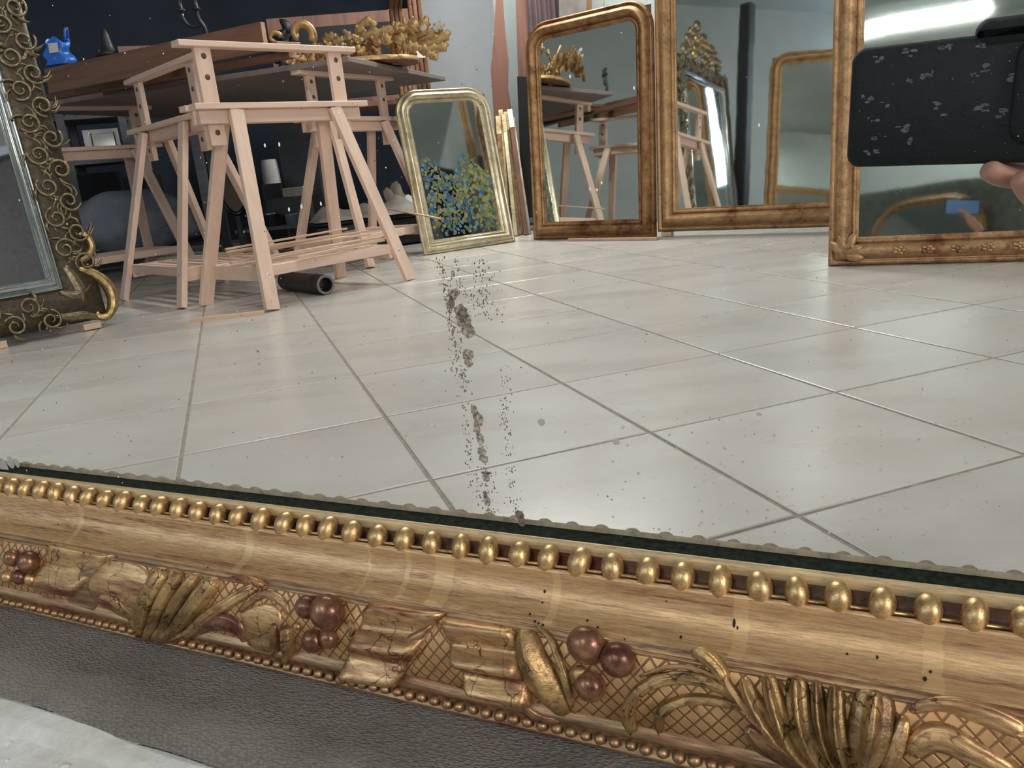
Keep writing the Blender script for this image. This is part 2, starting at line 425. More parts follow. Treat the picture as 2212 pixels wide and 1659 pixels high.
U0, U1, GZ0, GZ1 = -.72, .34, .0645, .90       # opening in local coordinates (x along the rail, y up)
def qz(p): return p
# section of the rail, (depth towards the viewer, height above the foot) for the bottom rail
PROF = {
 'lip': [(.0060, .0600), (.0060, .0645), (.0066, .0650), (.0074, .0646), (.0080, .0632), (.0083, .0605)],
 'bead_channel': [(.0083, .0605), (.0086, .0572), (.0095, .0562), (.0135, .0558), (.0150, .0562)],
 'cove': [(.0150, .0562), (.0152, .0572), (.0162, .0570), (.0166, .0562), (.0161, .0540), (.0160, .0515), (.0165, .0490), (.0178, .0465), (.0198, .0445), (.0222, .0430), (.0248, .0421), (.0272, .0418), (.0282, .0410)],
 'fillet': [(.0282, .0410), (.0292, .0414), (.0302, .0410), (.0305, .0400), (.0309, .0397), (.0316, .0398), (.0320, .0392), (.0320, .0386)],
 'carved_band': [(.0320, .0386), (.0338, .0360), (.0352, .0330), (.0364, .0290), (.0370, .0245), (.0370, .0200), (.0366, .0160), (.0360, .0135)],
 'foot_moulding': [(.0360, .0135), (.0362, .0128), (.0372, .0116), (.0378, .0100), (.0374, .0088), (.0362, .0080), (.0352, .0076), (.0350, .0060), (.0350, .0030), (.0366, .0024), (.0370, .0010), (.0350, .0000), (.0040, .0000)],
}
def rail_pts(sec, side, flip=1):
    """offset section into the four mitred rails; the section is given for the bottom rail"""
    return sec
def rail(mb, sec, which, flip=1.0):
    q = [(a * flip, GZ0 - z) for a, z in sec]         # depth, distance outward from the sight edge
    def P(end, d, o):
        if which == 'bottom': x = (U0 - o) if end == 0 else (U1 + o); return V((x, GZ0 - o, d))
        if which == 'top': x = (U1 + o) if end == 0 else (U0 - o); return V((x, GZ1 + o, d))
        if which == 'right': y = (GZ0 - o) if end == 0 else (GZ1 + o); return V((U1 + o, y, d))
        y = (GZ1 + o) if end == 0 else (GZ0 - o); return V((U0 - o, y, d))
    K = 40 if which in ('bottom', 'top') else 12
    vs = []
    for i in range(K + 1):
        t = i / K
        for d, o in q: vs.append(P(0, d, o).lerp(P(1, d, o), t))
    n = len(q)
    fs = [(i * n + j, (i + 1) * n + j, (i + 1) * n + j + 1, i * n + j + 1) for i in range(K) for j in range(n - 1)]
    if flip > 0: fs = [tuple(reversed(f)) for f in fs]
    mb.add(vs, fs, True)
mats = {'lip': 'g_lip', 'bead_channel': 'g_dark', 'cove': 'g_cove', 'fillet': 'g_fillet', 'carved_band': 'g_panel', 'foot_moulding': 'g_fillet'}
labs = {'lip': 'narrow flaking gilded sight edge', 'bead_channel': 'dark channel behind the beads', 'cove': 'burnished gilded cove rubbed through to red bole', 'carved_band': 'gilded band with engraved lattice ground'}
for nm, sec in PROF.items():
    for which in ('bottom', 'right', 'top', 'left'):
        a = MB(); rail(a, sec, which)
        o = obj(nm, a, MAT[mats[nm]], big, labs.get(nm))
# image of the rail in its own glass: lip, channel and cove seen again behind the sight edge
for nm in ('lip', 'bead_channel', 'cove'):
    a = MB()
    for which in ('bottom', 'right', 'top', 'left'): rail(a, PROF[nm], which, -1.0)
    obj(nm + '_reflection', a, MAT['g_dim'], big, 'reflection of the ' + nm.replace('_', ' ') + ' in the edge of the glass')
# dark strip for the shaded, dusty rebate between rail and reflection
a = MB()
for which in ('bottom', 'right', 'top', 'left'):
    rail(a, [(-.0061, .0630), (.0061, .0630)], which)
obj('rebate', a, MAT['gap_shade'], big, 'shaded gap along the edge of the glass, drawn as a dark strip')

MAT['gap_shade'].node_tree.nodes['Principled BSDF'].inputs['Specular IOR Level'].default_value = .05
# bead row along the bottom rail: each bead its own piece
bb = MB(); bb.ball((0, 0, 0), (.0041, .0055, .0044), 16, 10)
bead_mesh = bb.mesh('bead', MAT['g_bead'])
x = U0 + .01; bi = 0
while x < U1 - .005:
    k = random.uniform(.92, 1.08)
    if -.60 < x < .14:
        o = put('bead', bead_mesh, big)
        o.location = (x, .0594 + random.uniform(-.0003, .0003), .0124); o.scale = (k, random.uniform(.95, 1.08), 1)
        o.rotation_euler = (R(-30) + random.uniform(-.1, .1), random.uniform(-.3, .3), random.uniform(-.15, .15))
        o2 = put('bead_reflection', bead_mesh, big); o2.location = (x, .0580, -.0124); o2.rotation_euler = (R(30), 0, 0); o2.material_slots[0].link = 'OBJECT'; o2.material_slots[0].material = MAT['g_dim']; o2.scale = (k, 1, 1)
    x += .0127 * random.uniform(.93, 1.07); bi += 1
a = MB()
def outb(x, y): a.ball((x, y, .0122), (.0042, .0042, .0043), 8, 6)
for k in range(int((GZ1 - GZ0) / .0127)):
    outb(U0 - .006, GZ0 + k * .0127); outb(U1 + .006, GZ0 + k * .0127)
for k in range(int((U1 - U0) / .0127)): outb(U0 + k * .0127, GZ1 + .006)
obj('side_beading', a, MAT['g_bead'], big, kind='stuff')
a = MB(); a.tube([(U0 + .02, .0568, .0128), (-.3, .0569, .0129), (U1 - .02, .0568, .0128)], .0007, 6)
obj('bead_string', a, MAT['g_bead'], big, 'thin gilded string between the beads')
# small pearls along the foot
bb = MB(); bb.ball((0, 0, 0), (.0023, .0021, .0021), 10, 7); pearl_mesh = bb.mesh('pearl', MAT['g_fillet'])
x = -.56
while x < .13:
    o = put('pearl', pearl_mesh, big); o.location = (x, .0045 + random.uniform(-.0002, .0002), .0362); o.rotation_euler = (random.uniform(-3, 3),) * 3
    k = random.uniform(.85, 1.1); o.scale = (k, k, 1); x += .0056 * random.uniform(.93, 1.07)

# ---- carving on the band. panel(): point on the band from rail position, height and relief
BAND = PROF['carved_band']
def band(x, y, h):
    yy = max(.0075, min(.0386, y)); S = BAND
    for k in range(len(S) - 1):
        (d0, z0), (d1, z1) = S[k], S[k + 1]
        if z1 <= yy <= z0: break
    t = (z0 - yy) / (z0 - z1); d = d0 + (d1 - d0) * t
    if yy < .0135: d = .036 + (.0135 - yy) * .25
    n = V((0, (d1 - d0), (z0 - z1))).normalized()
    return V((x, y, d)) + n * h
def px(x, y, h=.003):
    """pixel on the carved band -> (rail position, height)"""
    p = on(x, y, MN * (MD - .0365 - h), MN); return (p.dot(MU), p.z - BZ)
def loc(pts): return [px(*p) for p in pts]
def scale_at(x, y):
    d = ray(x, y); return (MD - .037) / d.dot(MN) / FOC
def carve(name, pts, W, H, mat, label=None, **kw):
    s = scale_at(*pts[len(pts) // 2]); a = MB()
    lobe(a, loc(pts), [q * s for q in W], H, band, **kw)
    return obj(name, a, MAT[mat], big, label)
def berry(x, y, r, mat='g_berry', h=.45):
    s = scale_at(x, y); u, z = px(x, y, .004); rr = r * s; a = MB()
    c = band(u, z, rr * h); a.ball(c, (rr, rr, rr * .85), 20, 14, lump=.03)
    return obj('berry', a, MAT[mat], big, 'dark red-brown gilded berry')
def flap(name, A, B, C, D, H, mat, waves=2.2, ph=0.0, n=18, fray=0.0, label=None, curl=.0):
    """ribbon piece: corners in pixels A top-left B top-right C bottom-right D bottom-left"""
    A, B, C, D = [V(px(*p) + (0,)) for p in (A, B, C, D)]; a = MB()
    def f(s, t):
        p = A.lerp(B, s).lerp(D.lerp(C, s), t)
        e = min(1, min(s, 1 - s) * 9) ** .5; e2 = min(1, min(t, 1 - t) * 9) ** .5
        h = H * (.55 + .45 * sin(2 * pi * waves * t + ph + s * .7)) * e2 * (.35 + .65 * e) + curl * s * s * e2
        if s in (0, 1) or t in (0, 1): h = -.0008
        return band(p.x + fray * sin(t * 9) * s, p.y, h)
    a.grid(f, n, n); return obj(name, a, MAT[mat], big, label)
def slab(name, pts, H, mat, label=None, edge=.0006):
    """flat carved piece with a bevelled edge, outline in pixels"""
    P = loc(pts); n = len(P); c = (sum(p[0] for p in P) / n, sum(p[1] for p in P) / n)
    P = P + [P[0]]; Q = catmull(P, n * 5)[:-1]; n = len(Q)
    rings = []
    for k, hh in ((1.0, -.001), (.99, H * .6), (.90, H), (.5, H * 1.15)):
        rings.append([band(c[0] + (q[0] - c[0]) * k, c[1] + (q[1] - c[1]) * k, hh) for q in Q])
    vs = [p for r in rings for p in r] + [band(c[0], c[1], H * 1.15)]
    fs = [(r * n + i, r * n + (i + 1) % n, (r + 1) * n + (i + 1) % n, (r + 1) * n + i) for r in range(3) for i in range(n)]
    fs += [(3 * n + i, 3 * n + (i + 1) % n, 4 * n) for i in range(n)]
    a = MB(); a.add(vs, [tuple(reversed(f)) for f in fs], True); return obj(name, a, MAT[mat], big, label)

# left end
berry(14, 1214, 19); berry(52, 1222, 25); berry(36, 1250, 17); berry(60, 1256, 15, 'g_ribbon'); berry(8, 1250, 14, 'g_ribbon')
flap('ribbon', (78, 1184), (218, 1216), (148, 1302), (60, 1286), .0035, 'g_ribbon', 1.6, .6, label='carved ribbon fold beside the leftmost berries')
flap('ribbon_fold', (160, 1240), (212, 1222), (196, 1330), (122, 1326), .0016, 'g_fillet', .6, 2.0)
slab('arched_panel', [(206, 1224), (262, 1232), (300, 1252), (310, 1290), (290, 1345), (240, 1332), (196, 1300), (180, 1262)], .0012, 'g_ribbon')
carve('acanthus_lobe', [(204, 1290), (240, 1300), (268, 1330), (300, 1380)], [6, 12, 14, 10], .0035, 'g_leaf')
# acanthus pair
carve('acanthus_lobe', [(330, 1244), (318, 1290), (296, 1340), (296, 1384)], [20, 24, 18, 10], .0065, 'g_leaf', 'olive gold acanthus lobe')
carve('acanthus_lobe', [(368, 1252), (350, 1300), (324, 1350), (306, 1388)], [12, 16, 14, 8], .0075, 'g_leaf', 'olive gold acanthus lobe')
carve('acanthus_lobe', [(402, 1256), (384, 1296), (350, 1350), (318, 1390)], [12, 15, 13, 8], .0065, 'g_leaf')
carve('acanthus_lobe', [(446, 1268), (424, 1300), (380, 1350), (326, 1392)], [17, 20, 15, 8], .008, 'g_leaf', 'olive gold acanthus lobe')
carve('acanthus_stem', [(540, 1282), (500, 1300), (440, 1336), (392, 1374), (330, 1392)], [10, 14, 14, 13, 8], .004, 'g_ribbon')
carve('scroll_tip', [(470, 1272), (505, 1270), (538, 1282), (548, 1300)], [8, 11, 12, 8], .006, 'g_ribbon')
carve('side_leaf', [(400, 1384), (440, 1352), (490, 1352), (514, 1378), (508, 1394)], [6, 20, 24, 16, 6], .0035, 'g_berry')
carve('arched_stem', [(506, 1330), (550, 1300), (596, 1316), (612, 1340)], [5, 8, 9, 7], .0032, 'g_fillet')
slab('arched_panel', [(510, 1330), (556, 1314), (592, 1330), (600, 1372), (584, 1418), (528, 1402), (520, 1366)], .0010, 'g_ribbon')
carve('acanthus_lobe', [(588, 1350), (590, 1384), (582, 1424)], [9, 10, 6], .005, 'g_leaf')
carve('acanthus_lobe', [(612, 1356), (618, 1394), (606, 1438)], [13, 15, 8], .006, 'g_leaf', 'olive gold acanthus lobe beside the berries')
# berries in the middle left
berry(648, 1328, 26); berry(697, 1338, 40); berry(672, 1388, 26, 'g_berry'); berry(704, 1386, 22); berry(632, 1362, 9, 'g_bead')
carve('small_leaf', [(742, 1352), (752, 1366), (748, 1384)], [5, 7, 4], .003, 'g_fillet')
# ribbon in the middle
flap('ribbon', (778, 1318), (940, 1346), (846, 1496), (722, 1472), .0062, 'g_ribbon', 2.6, .3, n=26, label='broad gilded ribbon fold with worn red bole, between berry clusters')
flap('ribbon_fold', (872, 1378), (926, 1362), (862, 1452), (834, 1506), .0026, 'g_fillet', .7, 1.0)
slab('ribbon_loop', [(928, 1364), (952, 1384), (990, 1440), (1004, 1498), (956, 1488), (900, 1474), (880, 1460), (908, 1410)], .0005, 'g_panel')
flap('ribbon', (930, 1352), (1096, 1380), (1150, 1536), (1012, 1504), .0062, 'g_ribbon', 2.6, -.4, n=26, label='broad gilded ribbon fold with cracked surface, left of the large dark berries')
carve('acanthus_lobe', [(1112, 1384), (1138, 1430), (1176, 1490), (1216, 1560)], [22, 36, 40, 24], .0065, 'g_leaf', 'broad pitted olive gold leaf left of the large berries', n=20, m=12, ridges=.5)
carve('acanthus_stem', [(1136, 1372), (1186, 1420), (1218, 1480), (1236, 1560)], [6, 9, 11, 8], .004, 'g_leaf')
carve('ribbon_tail', [(1120, 1530), (1160, 1554), (1206, 1566)], [10, 12, 6], .003, 'g_berry')
berry(1254, 1424, 43); berry(1325, 1452, 39); berry(1272, 1490, 34, 'g_berry'); berry(1246, 1470, 20, 'g_bead')
# hooked scrolls
carve('scroll', [(1366, 1588), (1352, 1552), (1368, 1510), (1410, 1486), (1470, 1484), (1540, 1500), (1606, 1536)], [17, 17, 15, 14, 13, 12, 9], .0065, 'g_leaf', 'hooked gilded scroll', n=26)
carve('scroll', [(1424, 1590), (1420, 1560), (1440, 1532), (1490, 1520), (1550, 1528), (1610, 1546)], [12, 13, 12, 11, 10, 8], .0052, 'g_leaf', 'smaller hooked gilded scroll', n=22)
carve('scroll_rib', [(1370, 1478), (1430, 1466), (1500, 1474), (1580, 1506)], [4, 5, 5, 4], .0028, 'g_fillet')
# bud with stem
carve('bud', [(1482, 1440), (1512, 1446), (1548, 1480), (1572, 1512)], [14, 24, 18, 6], .0065, 'g_leaf', 'rounded bud on a long stem')
carve('acanthus_stem', [(1530, 1462), (1596, 1526), (1670, 1596), (1750, 1672)], [7, 9, 10, 10], .0055, 'g_ribbon')
carve('side_leaf', [(1610, 1576), (1640, 1610), (1680, 1640), (1740, 1680)], [12, 30, 26, 10], .0035, 'g_berry')
# large acanthus at the right
for q, ww, hh in (([(1596, 1490), (1632, 1540), (1690, 1606), (1770, 1690)], [14, 22, 22, 14], .007),
               ([(1648, 1486), (1680, 1550), (1722, 1620), (1790, 1700)], [18, 24, 22, 14], .0085),
               ([(1712, 1490), (1728, 1560), (1764, 1630), (1810, 1700)], [26, 27, 22, 14], .009),
               ([(1758, 1500), (1770, 1570), (1800, 1640), (1830, 1700)], [14, 18, 18, 12], .0075),
               ([(1800, 1510), (1806, 1580), (1826, 1640), (1850, 1710)], [17, 22, 20, 12], .009),
               ([(1890, 1524), (1880, 1590), (1864, 1650), (1860, 1716)], [42, 48, 34, 16], .0095)):
    carve('acanthus_lobe', q, ww, hh, 'g_leaf', 'large olive gold acanthus lobe at the right', n=20, m=12, ridges=1.0)
carve('acanthus_lobe', [(1958, 1570), (1940, 1610), (1916, 1660), (1896, 1720)], [12, 20, 22, 12], .006, 'g_ribbon')
carve('side_leaf', [(1960, 1566), (2040, 1556), (2130, 1578), (2230, 1620)], [10, 22, 28, 20], .0035, 'g_ribbon', n=18)
carve('acanthus_stem', [(1960, 1640), (2020, 1610), (2100, 1640), (2200, 1690)], [24, 34, 30, 20], .004, 'g_ribbon', n=18)
# repeats further left and right, outside the picture: simple leaves so the rail goes on
for x0 in (-.66, -.60, .16, .22, .28):
    a = MB(); lobe(a, [(x0, .034), (x0 + .008, .024), (x0 + .02, .014)], [.005, .006, .003], .006, band); obj('acanthus_lobe', a, MAT['g_leaf'], big)
# backing board edges of the frame
a = MB()
for yy, x0, x1 in ((GZ1 + .02, U0 - .03, U1 + .03),): a.box(((x0 + x1) / 2, yy + .01, -.001), (1, 0, 0), (0, 1, 0), (0, 0, 1), x1 - x0, .03, .008)
obj('top_batten', a, MAT['g_fillet'], big)

# ================================================================== CLOTH AND SLAB UNDER THE FRAME
m, nt, b = new('ribbed_felt')
tc = node(nt, 'ShaderNodeTexCoord'); vo = node(nt, 'ShaderNodeTexVoronoi'); mp = node(nt, 'ShaderNodeMapping')
mp.inputs['Rotation'].default_value = (0, 0, R(-22)); mp.inputs['Scale'].default_value = (420, 950, 300); nt.links.new(tc.outputs['Object'], mp.inputs[0])
vo.inputs['Scale'].default_value = 1.0; vo.inputs['Randomness'].default_value = .75; nt.links.new(mp.outputs[0], vo.inputs['Vector'])
n = noise(nt, tc.outputs['Object'], 700, 4, .8); n2 = noise(nt, tc.outputs['Object'], 22, 4)
inv = ramp(nt, vo.outputs['Distance'], [(0.0, (1, 1, 1)), (.75, (0, 0, 0))])
h = mix(nt, .35, inv, n)
c = mix(nt, .65, ramp(nt, h, [(.22, (.05, .044, .038)), (.75, (.33, .30, .27))]), ramp(nt, n2, [(.3, (.135, .117, .102)), (.7, (.24, .215, .19))]))
nt.links.new(c, b.inputs['Base Color']); b.inputs['Roughness'].default_value = 1.0; b.inputs['Specular IOR Level'].default_value = .1
b.inputs['Sheen Weight'].default_value = .15
bump(nt, b, h, 1.0, .0016)
MAT['felt'] = m
m, nt, b = new('rough_limestone')
v = coords(nt); n = noise(nt, v, 14, 8, .7); n2 = noise(nt, v, 120, 5, .7)
c = mix(nt, .4, ramp(nt, n, [(.3, (.47, .45, .41)), (.55, (.60, .59, .575)), (.75, (.66, .66, .65))]), ramp(nt, n2, [(.3, (.46, .44, .40)), (.6, (.66, .65, .63))]))
nt.links.new(c, b.inputs['Base Color']); b.inputs['Roughness'].default_value = .85; bump(nt, b, mix(nt, .5, n, n2), .6, .004)
MAT['stone'] = m
LB = basis(MU, MN, (0, 0, 1), MN * MD)       # x along the rail, y away, z up from the floor
TOPZ = .1955
a = MB()
def clothf(s, t):
    u = -.78 + 1.2 * s; q = -.05 + .134 * t      # q: towards the viewer
    w_ = .0010 * sin(u * 23 + 1) + .0006 * sin(u * 61)
    z = TOPZ + .0006 * sin(u * 90 + q * 70)
    if t > .93: k = (t - .93) / .07; z -= .0045 * k ** 1.6
    return V((u, -(q + w_ * t), z))
a.grid(clothf, 90, 26)
lo = MB(); lo.grid(lambda s, t: clothf(s, t) - V((0, 0, .0045 if t < .97 else .0008)), 90, 26)
a.add(lo.v, [tuple(reversed(f)) for f in lo.f], True)
cl = obj('felt_cloth', a, MAT['felt'], None); cl.matrix_world = LB
tag(cl, 'dark grey ribbed felt cloth laid under the large gilt mirror frame', 'cloth')
slab_root = thing('stone_slab', 'rough cream limestone slab under the grey cloth at bottom left', 'slab', LB)
a = MB()
def slabtop(s, t):
    u = -.80 + 1.24 * s; q = .30 * t - .052
    z = TOPZ - .0052 + .0007 * sin(u * 40 + q * 90) * min(1, t * 3)
    if q > .096: z -= .0018 + .0016 * (abs(sin(u * 31 + sin(u * 87))) > .35) 
    return V((u, -q, z))
a.grid(slabtop, 160, 80); obj('worn_top', a, MAT['stone'], slab_root)
a = MB(); a.prism([(-.80, .052), (-.80, -.248), (.44, -.248), (.44, .052)], .02, TOPZ - .0075); obj('block', a, MAT['stone'], slab_root)
a = MB()
for _ in range(26):
    u, q = random.uniform(-.40, -.25), random.uniform(.10, .16)
    a.ball((u, -q, TOPZ - .0078), (random.uniform(.001, .0035), random.uniform(.001, .003), random.uniform(.0006, .0016)), 7, 5, lump=.5)
obj('crumb', a, MAT['stone'], slab_root, kind='stuff')
a = MB(); a.prism([(-.78, .048), (-.78, -.24), (.42, -.24), (.42, .048)], 0, .02); obj('bearer', a, MAT['stone'], slab_root)

# ================================================================== TRESTLES
MAT['beech'] = wood('beech', (.78, .56, .45), .86, .45, 2)
MAT['beech_x'] = wood('beech_x', (.79, .57, .46), .86, .45, 0)
MAT['bolt'] = plain('zinc_bolt', (.7, .75, .8), .25, 1.0, .1)
MAT['hole'] = plain('drilled_hole', (.12, .075, .05), .8)
MAT['darkwood'] = wood('stained_board', (.17, .085, .055), .55, .5, 0)
MAT['darkwood_end'] = wood('board_end', (.50, .32, .23), .8, .6, 0)
MAT['greywood'] = wood('weathered_board', (.22, .175, .16), .72, .6, 0)
Z = V((0, 0, 1))
def make_trestle(sticks=True, top=True):
    t = thing('trestle', '-', 'trestle')
    X, Y = V((1, 0, 0)), V((0, 1, 0))
    if top:
        a = MB(); a.box((0, 0, .875), X, Y, Z, .71, .052, .019, .002); obj('top_bar', a, MAT['beech_x'], t)
    for sx in (-1, 1):
        a = MB(); a.box((sx * .268, 0, .710), Z, X, Y, .312, .058, .020, .002)
        p = obj('post', a, MAT['beech'], t)
        for zz in (.838, .772, .595):
            h_ = MB(); h_.tube([(sx * .268, -.0106, zz), (sx * .268, .0106, zz)], .0095, 14)
            obj('peg_hole', h_, MAT['hole'], p)
    for sy in (-1, 1):
        a = MB(); a.box((0, sy * .020, .645), X, Y, Z, .665, .018, .045, .002); obj('cross_rail', a, MAT['beech_x'], t)
        a = MB(); a.box((.0, sy * .034, .677), X, Y, Z, .71, .044, .019, .002); obj('cap_rail', a, MAT['beech_x'], t)
        for sx in (-1, 1):
            a = MB(); a.bar((sx * .205, sy * .042, .664), (sx * .31, sy * .225, 0.004), X, .050, .022)
            lg = obj('leg', a, MAT['beech'], t)
            k = MB(); k.lathe([(.009, 0), (.009, .002), (.0075, .005), (.003, .006)], (sx * .209, sy * .054, .637), 12, (0, sy, 0)); obj('bolt', k, MAT['bolt'], lg)
            k = MB(); k.lathe([(.007, 0), (.007, .002), (.003, .004)], (sx * .289, sy * .201, .118), 10, (0, sy, 0)); obj('bolt', k, MAT['bolt'], lg)
    for sx in (-1, 1):
        a = MB(); a.box((sx * .268, 0, .118), Y, X, Z, .365, .020, .052, .002); obj('end_rail', a, MAT['beech_x'], t)
    for sy in (-1, 1):
        a = MB(); a.box((0, sy * .172, .128), X, Y, Z, .545, .018, .036, .002); obj('side_rail', a, MAT['beech_x'], t)
    for k in range(5):
        a = MB(); a.box((0, -.125 + .0625 * k, .139), X, Y, Z, .54, .026, .010, .001); obj('shelf_slat', a, MAT['beech_x'], t)
    return t
e1 = V((.682, .731, 0)).normalized(); g1 = V((.731, -.682, 0)).normalized()
def place(t, c, x):
    x = V(x).normalized(); t.matrix_world = basis(x, Z.cross(x), Z, c)
tA = make_trestle(); place(tA, (-.730, 3.076, 0), e1)
tA['label'] = 'nearest beech trestle, raised bar across its top and a pipe under its shelf'

tB = copy_tree(tA); place(tB, (-1.225, 3.35, 0), (-.671, .741, 0))
tB['label'] = 'beech trestle set crosswise at the left behind the nearest trestle'
tC = copy_tree(tA); place(tC, (-.641, 4.10, 0), (.48, .877, 0))
tC['label'] = 'beech trestle further back, beside the round-cornered silver-gilt mirror'
tD = copy_tree(tA); place(tD, (-2.02, 4.35, 0), (.62, .78, 0))
for _t in (tA, tB, tC, tD): _t['group'] = 'beech trestles carrying the table tops'
tD['label'] = 'shaded beech trestle at the far left, behind the edge of the ornate dark mirror'

# loose thin sticks lying on the nearest trestle's shelf
MAT['stick'] = wood('stick', (.66, .46, .33), .8, .6, 0)
def loose_stick(p, q, r, label, grp=None, mat='stick'):
    p, q = V(p), V(q); a = MB(); L = (q - p).length
    a.bar((-L / 2, 0, 0), (L / 2, 0, 0), (0, 1, 0), r * 2.2, r * 1.2, .001)
    o = obj('wooden_stick', a, MAT[mat]); x = (q - p).normalized(); y = Z.cross(x).normalized()
    o.matrix_world = basis(x, y, x.cross(y), (p + q) / 2); return tag(o, label, 'stick', grp)
cA = V((-.730, 3.076, 0))
for k in range(7):
    y0, y1 = random.uniform(-.12, .12), random.uniform(-.12, .13)
    zz = .150 + .0095 * k
    loose_stick(cA - e1 * random.uniform(.26, .31) + g1 * y0 + Z * zz, cA + e1 * random.uniform(.22, .29) + g1 * y1 + Z * (zz + .003), .006,
                'thin wooden stick in the pile on the shelf of the nearest trestle', 'sticks on the shelf of the nearest trestle')
loose_stick(cA - e1 * .16 + g1 * .19 + Z * .157, cA + e1 * .25 + g1 * .165 + Z * .165, .009, 'thickest stick, lying along the front rail of the nearest trestle')
a = MB(); lp, lq = at(412, 693, .006), at(570, 676, .006)
a.bar(lp, lq, Z, .016, .012, .001); o = obj('lath', a, MAT['stick']); tag(o, 'pale lath lying on the tiles at the foot of the nearest trestle', 'lath')

# table tops
gw = (at(960, 168, .897) - at(745, 124, .897)).normalized(); gn = V((-gw.y, gw.x, 0))
R1 = at(962, 168, .900)
a = MB(); c = R1 - gw * .60 + gn * .95
a.box((0, 0, 0), (1, 0, 0), (0, 1, 0), Z, 1.20, 1.9, .022, .002)
o = obj('table_board', a, MAT['greywood']); o.matrix_world = basis(gw, gn, Z, V((c.x, c.y, .8955)))
tag(o, 'large weathered grey board resting on the trestles, its underside seen from below', 'table top')
# stained frame on the near trestles: boards on edge over battens, with spacers
bt = thing('stretcher_frame', 'dark stained wooden stretcher frame lying on top of the two near trestles', 'frame')
pR, pL = at(566, 48, .985), at(100, 150, .985)
dv = (pL - pR); dv.z = 0; Lb = dv.length; dv.normalize(); sv = V((-dv.y, dv.x, 0))
if sv.y < 0: sv = -sv
bt.matrix_world = basis(dv, Z.cross(dv), Z, V((pR.x, pR.y, .886)))
if Z.cross(dv).y < 0: sgn = -1
else: sgn = 1
for k, yy in enumerate((0, .27)):
    x0 = .55 * k
    a = MB(); a.box(((Lb + x0) / 2, sgn * yy, .05), (1, 0, 0), (0, 1, 0), Z, Lb - x0, .022, .100, .001); obj('side_board', a, MAT['darkwood'], bt)
    a = MB(); a.box((x0 - .0012, sgn * yy, .05), (1, 0, 0), (0, 1, 0), Z, .002, .021, .098); obj('board_end', a, MAT['darkwood_end'], bt)
for xx in (.60, Lb - .03, Lb * .62):
    a = MB(); a.box((xx, sgn * .135, .055), (0, 1, 0), (1, 0, 0), Z, .245, .04, .022, .001); obj('cross_batten', a, MAT['darkwood'], bt)
bR, bL = at(632, 118, .897), at(84, 215, .897)
for k, off in enumerate((0,)):
    dd = (bL - bR); L2 = dd.length; dd.normalize(); a = MB(); a.box((0, 0, 0), (1, 0, 0), (0, 1, 0), Z, L2, .05, .024, .001)
    o = obj('batten', a, MAT['darkwood']); y = Z.cross(dd); o.matrix_world = basis(dd, y, Z, V((bL + bR) / 2))
    tag(o, 'long brown batten lying across the near trestles behind the stretcher frame', 'batten')
    a = MB(); a.box((-L2 / 2 - .0012, 0, 0), (1, 0, 0), (0, 1, 0), Z, .002, .049, .023); obj('batten_end', a, MAT['darkwood_end'], o, 'pale sawn end')
def block(p, s, label, mat='darkwood_end'):
    a = MB(); a.box((0, 0, s[2] / 2), (1, 0, 0), (0, 1, 0), Z, *s, .002); o = obj('wood_block', a, MAT[mat]); o.location = p; o.rotation_euler = (0, 0, .75)
    return tag(o, label, 'block')

# short pipe under the nearest trestle
MAT['pipe'] = plain('black_pipe', (.012, .013, .016), .45, var=.3); MAT['pipe_end'] = plain('pipe_cut_end', (.19, .18, .18), .5, var=.2)
pe = at(707, 637, 0); pd = (at(705, 632) - at(610, 596)).normalized(); pd = V((.62, -.78, 0)).normalized()
pt = thing('pipe', 'short black pipe lying on the floor behind the leg of the nearest trestle', 'pipe', basis(pd, Z.cross(pd), Z, V((pe.x, pe.y, .0375))))
a = MB(); n = 20
for (r, x0, x1) in ((.036, -.34, 0), (.026, -.34, 0)):
    vs = [V((x, r * cos(2 * pi * j / n), r * sin(2 * pi * j / n))) for x in (x0, x1) for j in range(n)]
    a.add(vs, [(j, (j + 1) % n, n + (j + 1) % n, n + j) if r > .03 else (j, n + j, n + (j + 1) % n, (j + 1) % n) for j in range(n)], True)
obj('pipe_wall', a, MAT['pipe'], pt)
a = MB(); vs = [V((x, r * cos(2 * pi * j / n), r * sin(2 * pi * j / n))) for x, r in ((0, .036), (.003, .0345), (.003, .0275), (0, .026)) for j in range(n)]
a.add(vs, [(i * n + j, i * n + (j + 1) % n, (i + 1) * n + (j + 1) % n, (i + 1) * n + j) for i in range(3) for j in range(n)]); obj('pipe_rim', a, MAT['pipe_end'], pt, 'worn grey cut rim')
a = MB(); a.tube([(-.1, 0, 0), (-.09, 0, 0), (-.03, 0, 0), (-.028, 0, 0)], [.0362, .0375, .0375, .0362], 20); obj('collar', a, MAT['pipe'], pt)
a = MB(); a.tube([(-.2, 0, 0), (-.199, 0, 0)], .0255, 16); obj('plug', a, MAT['hole'], pt)

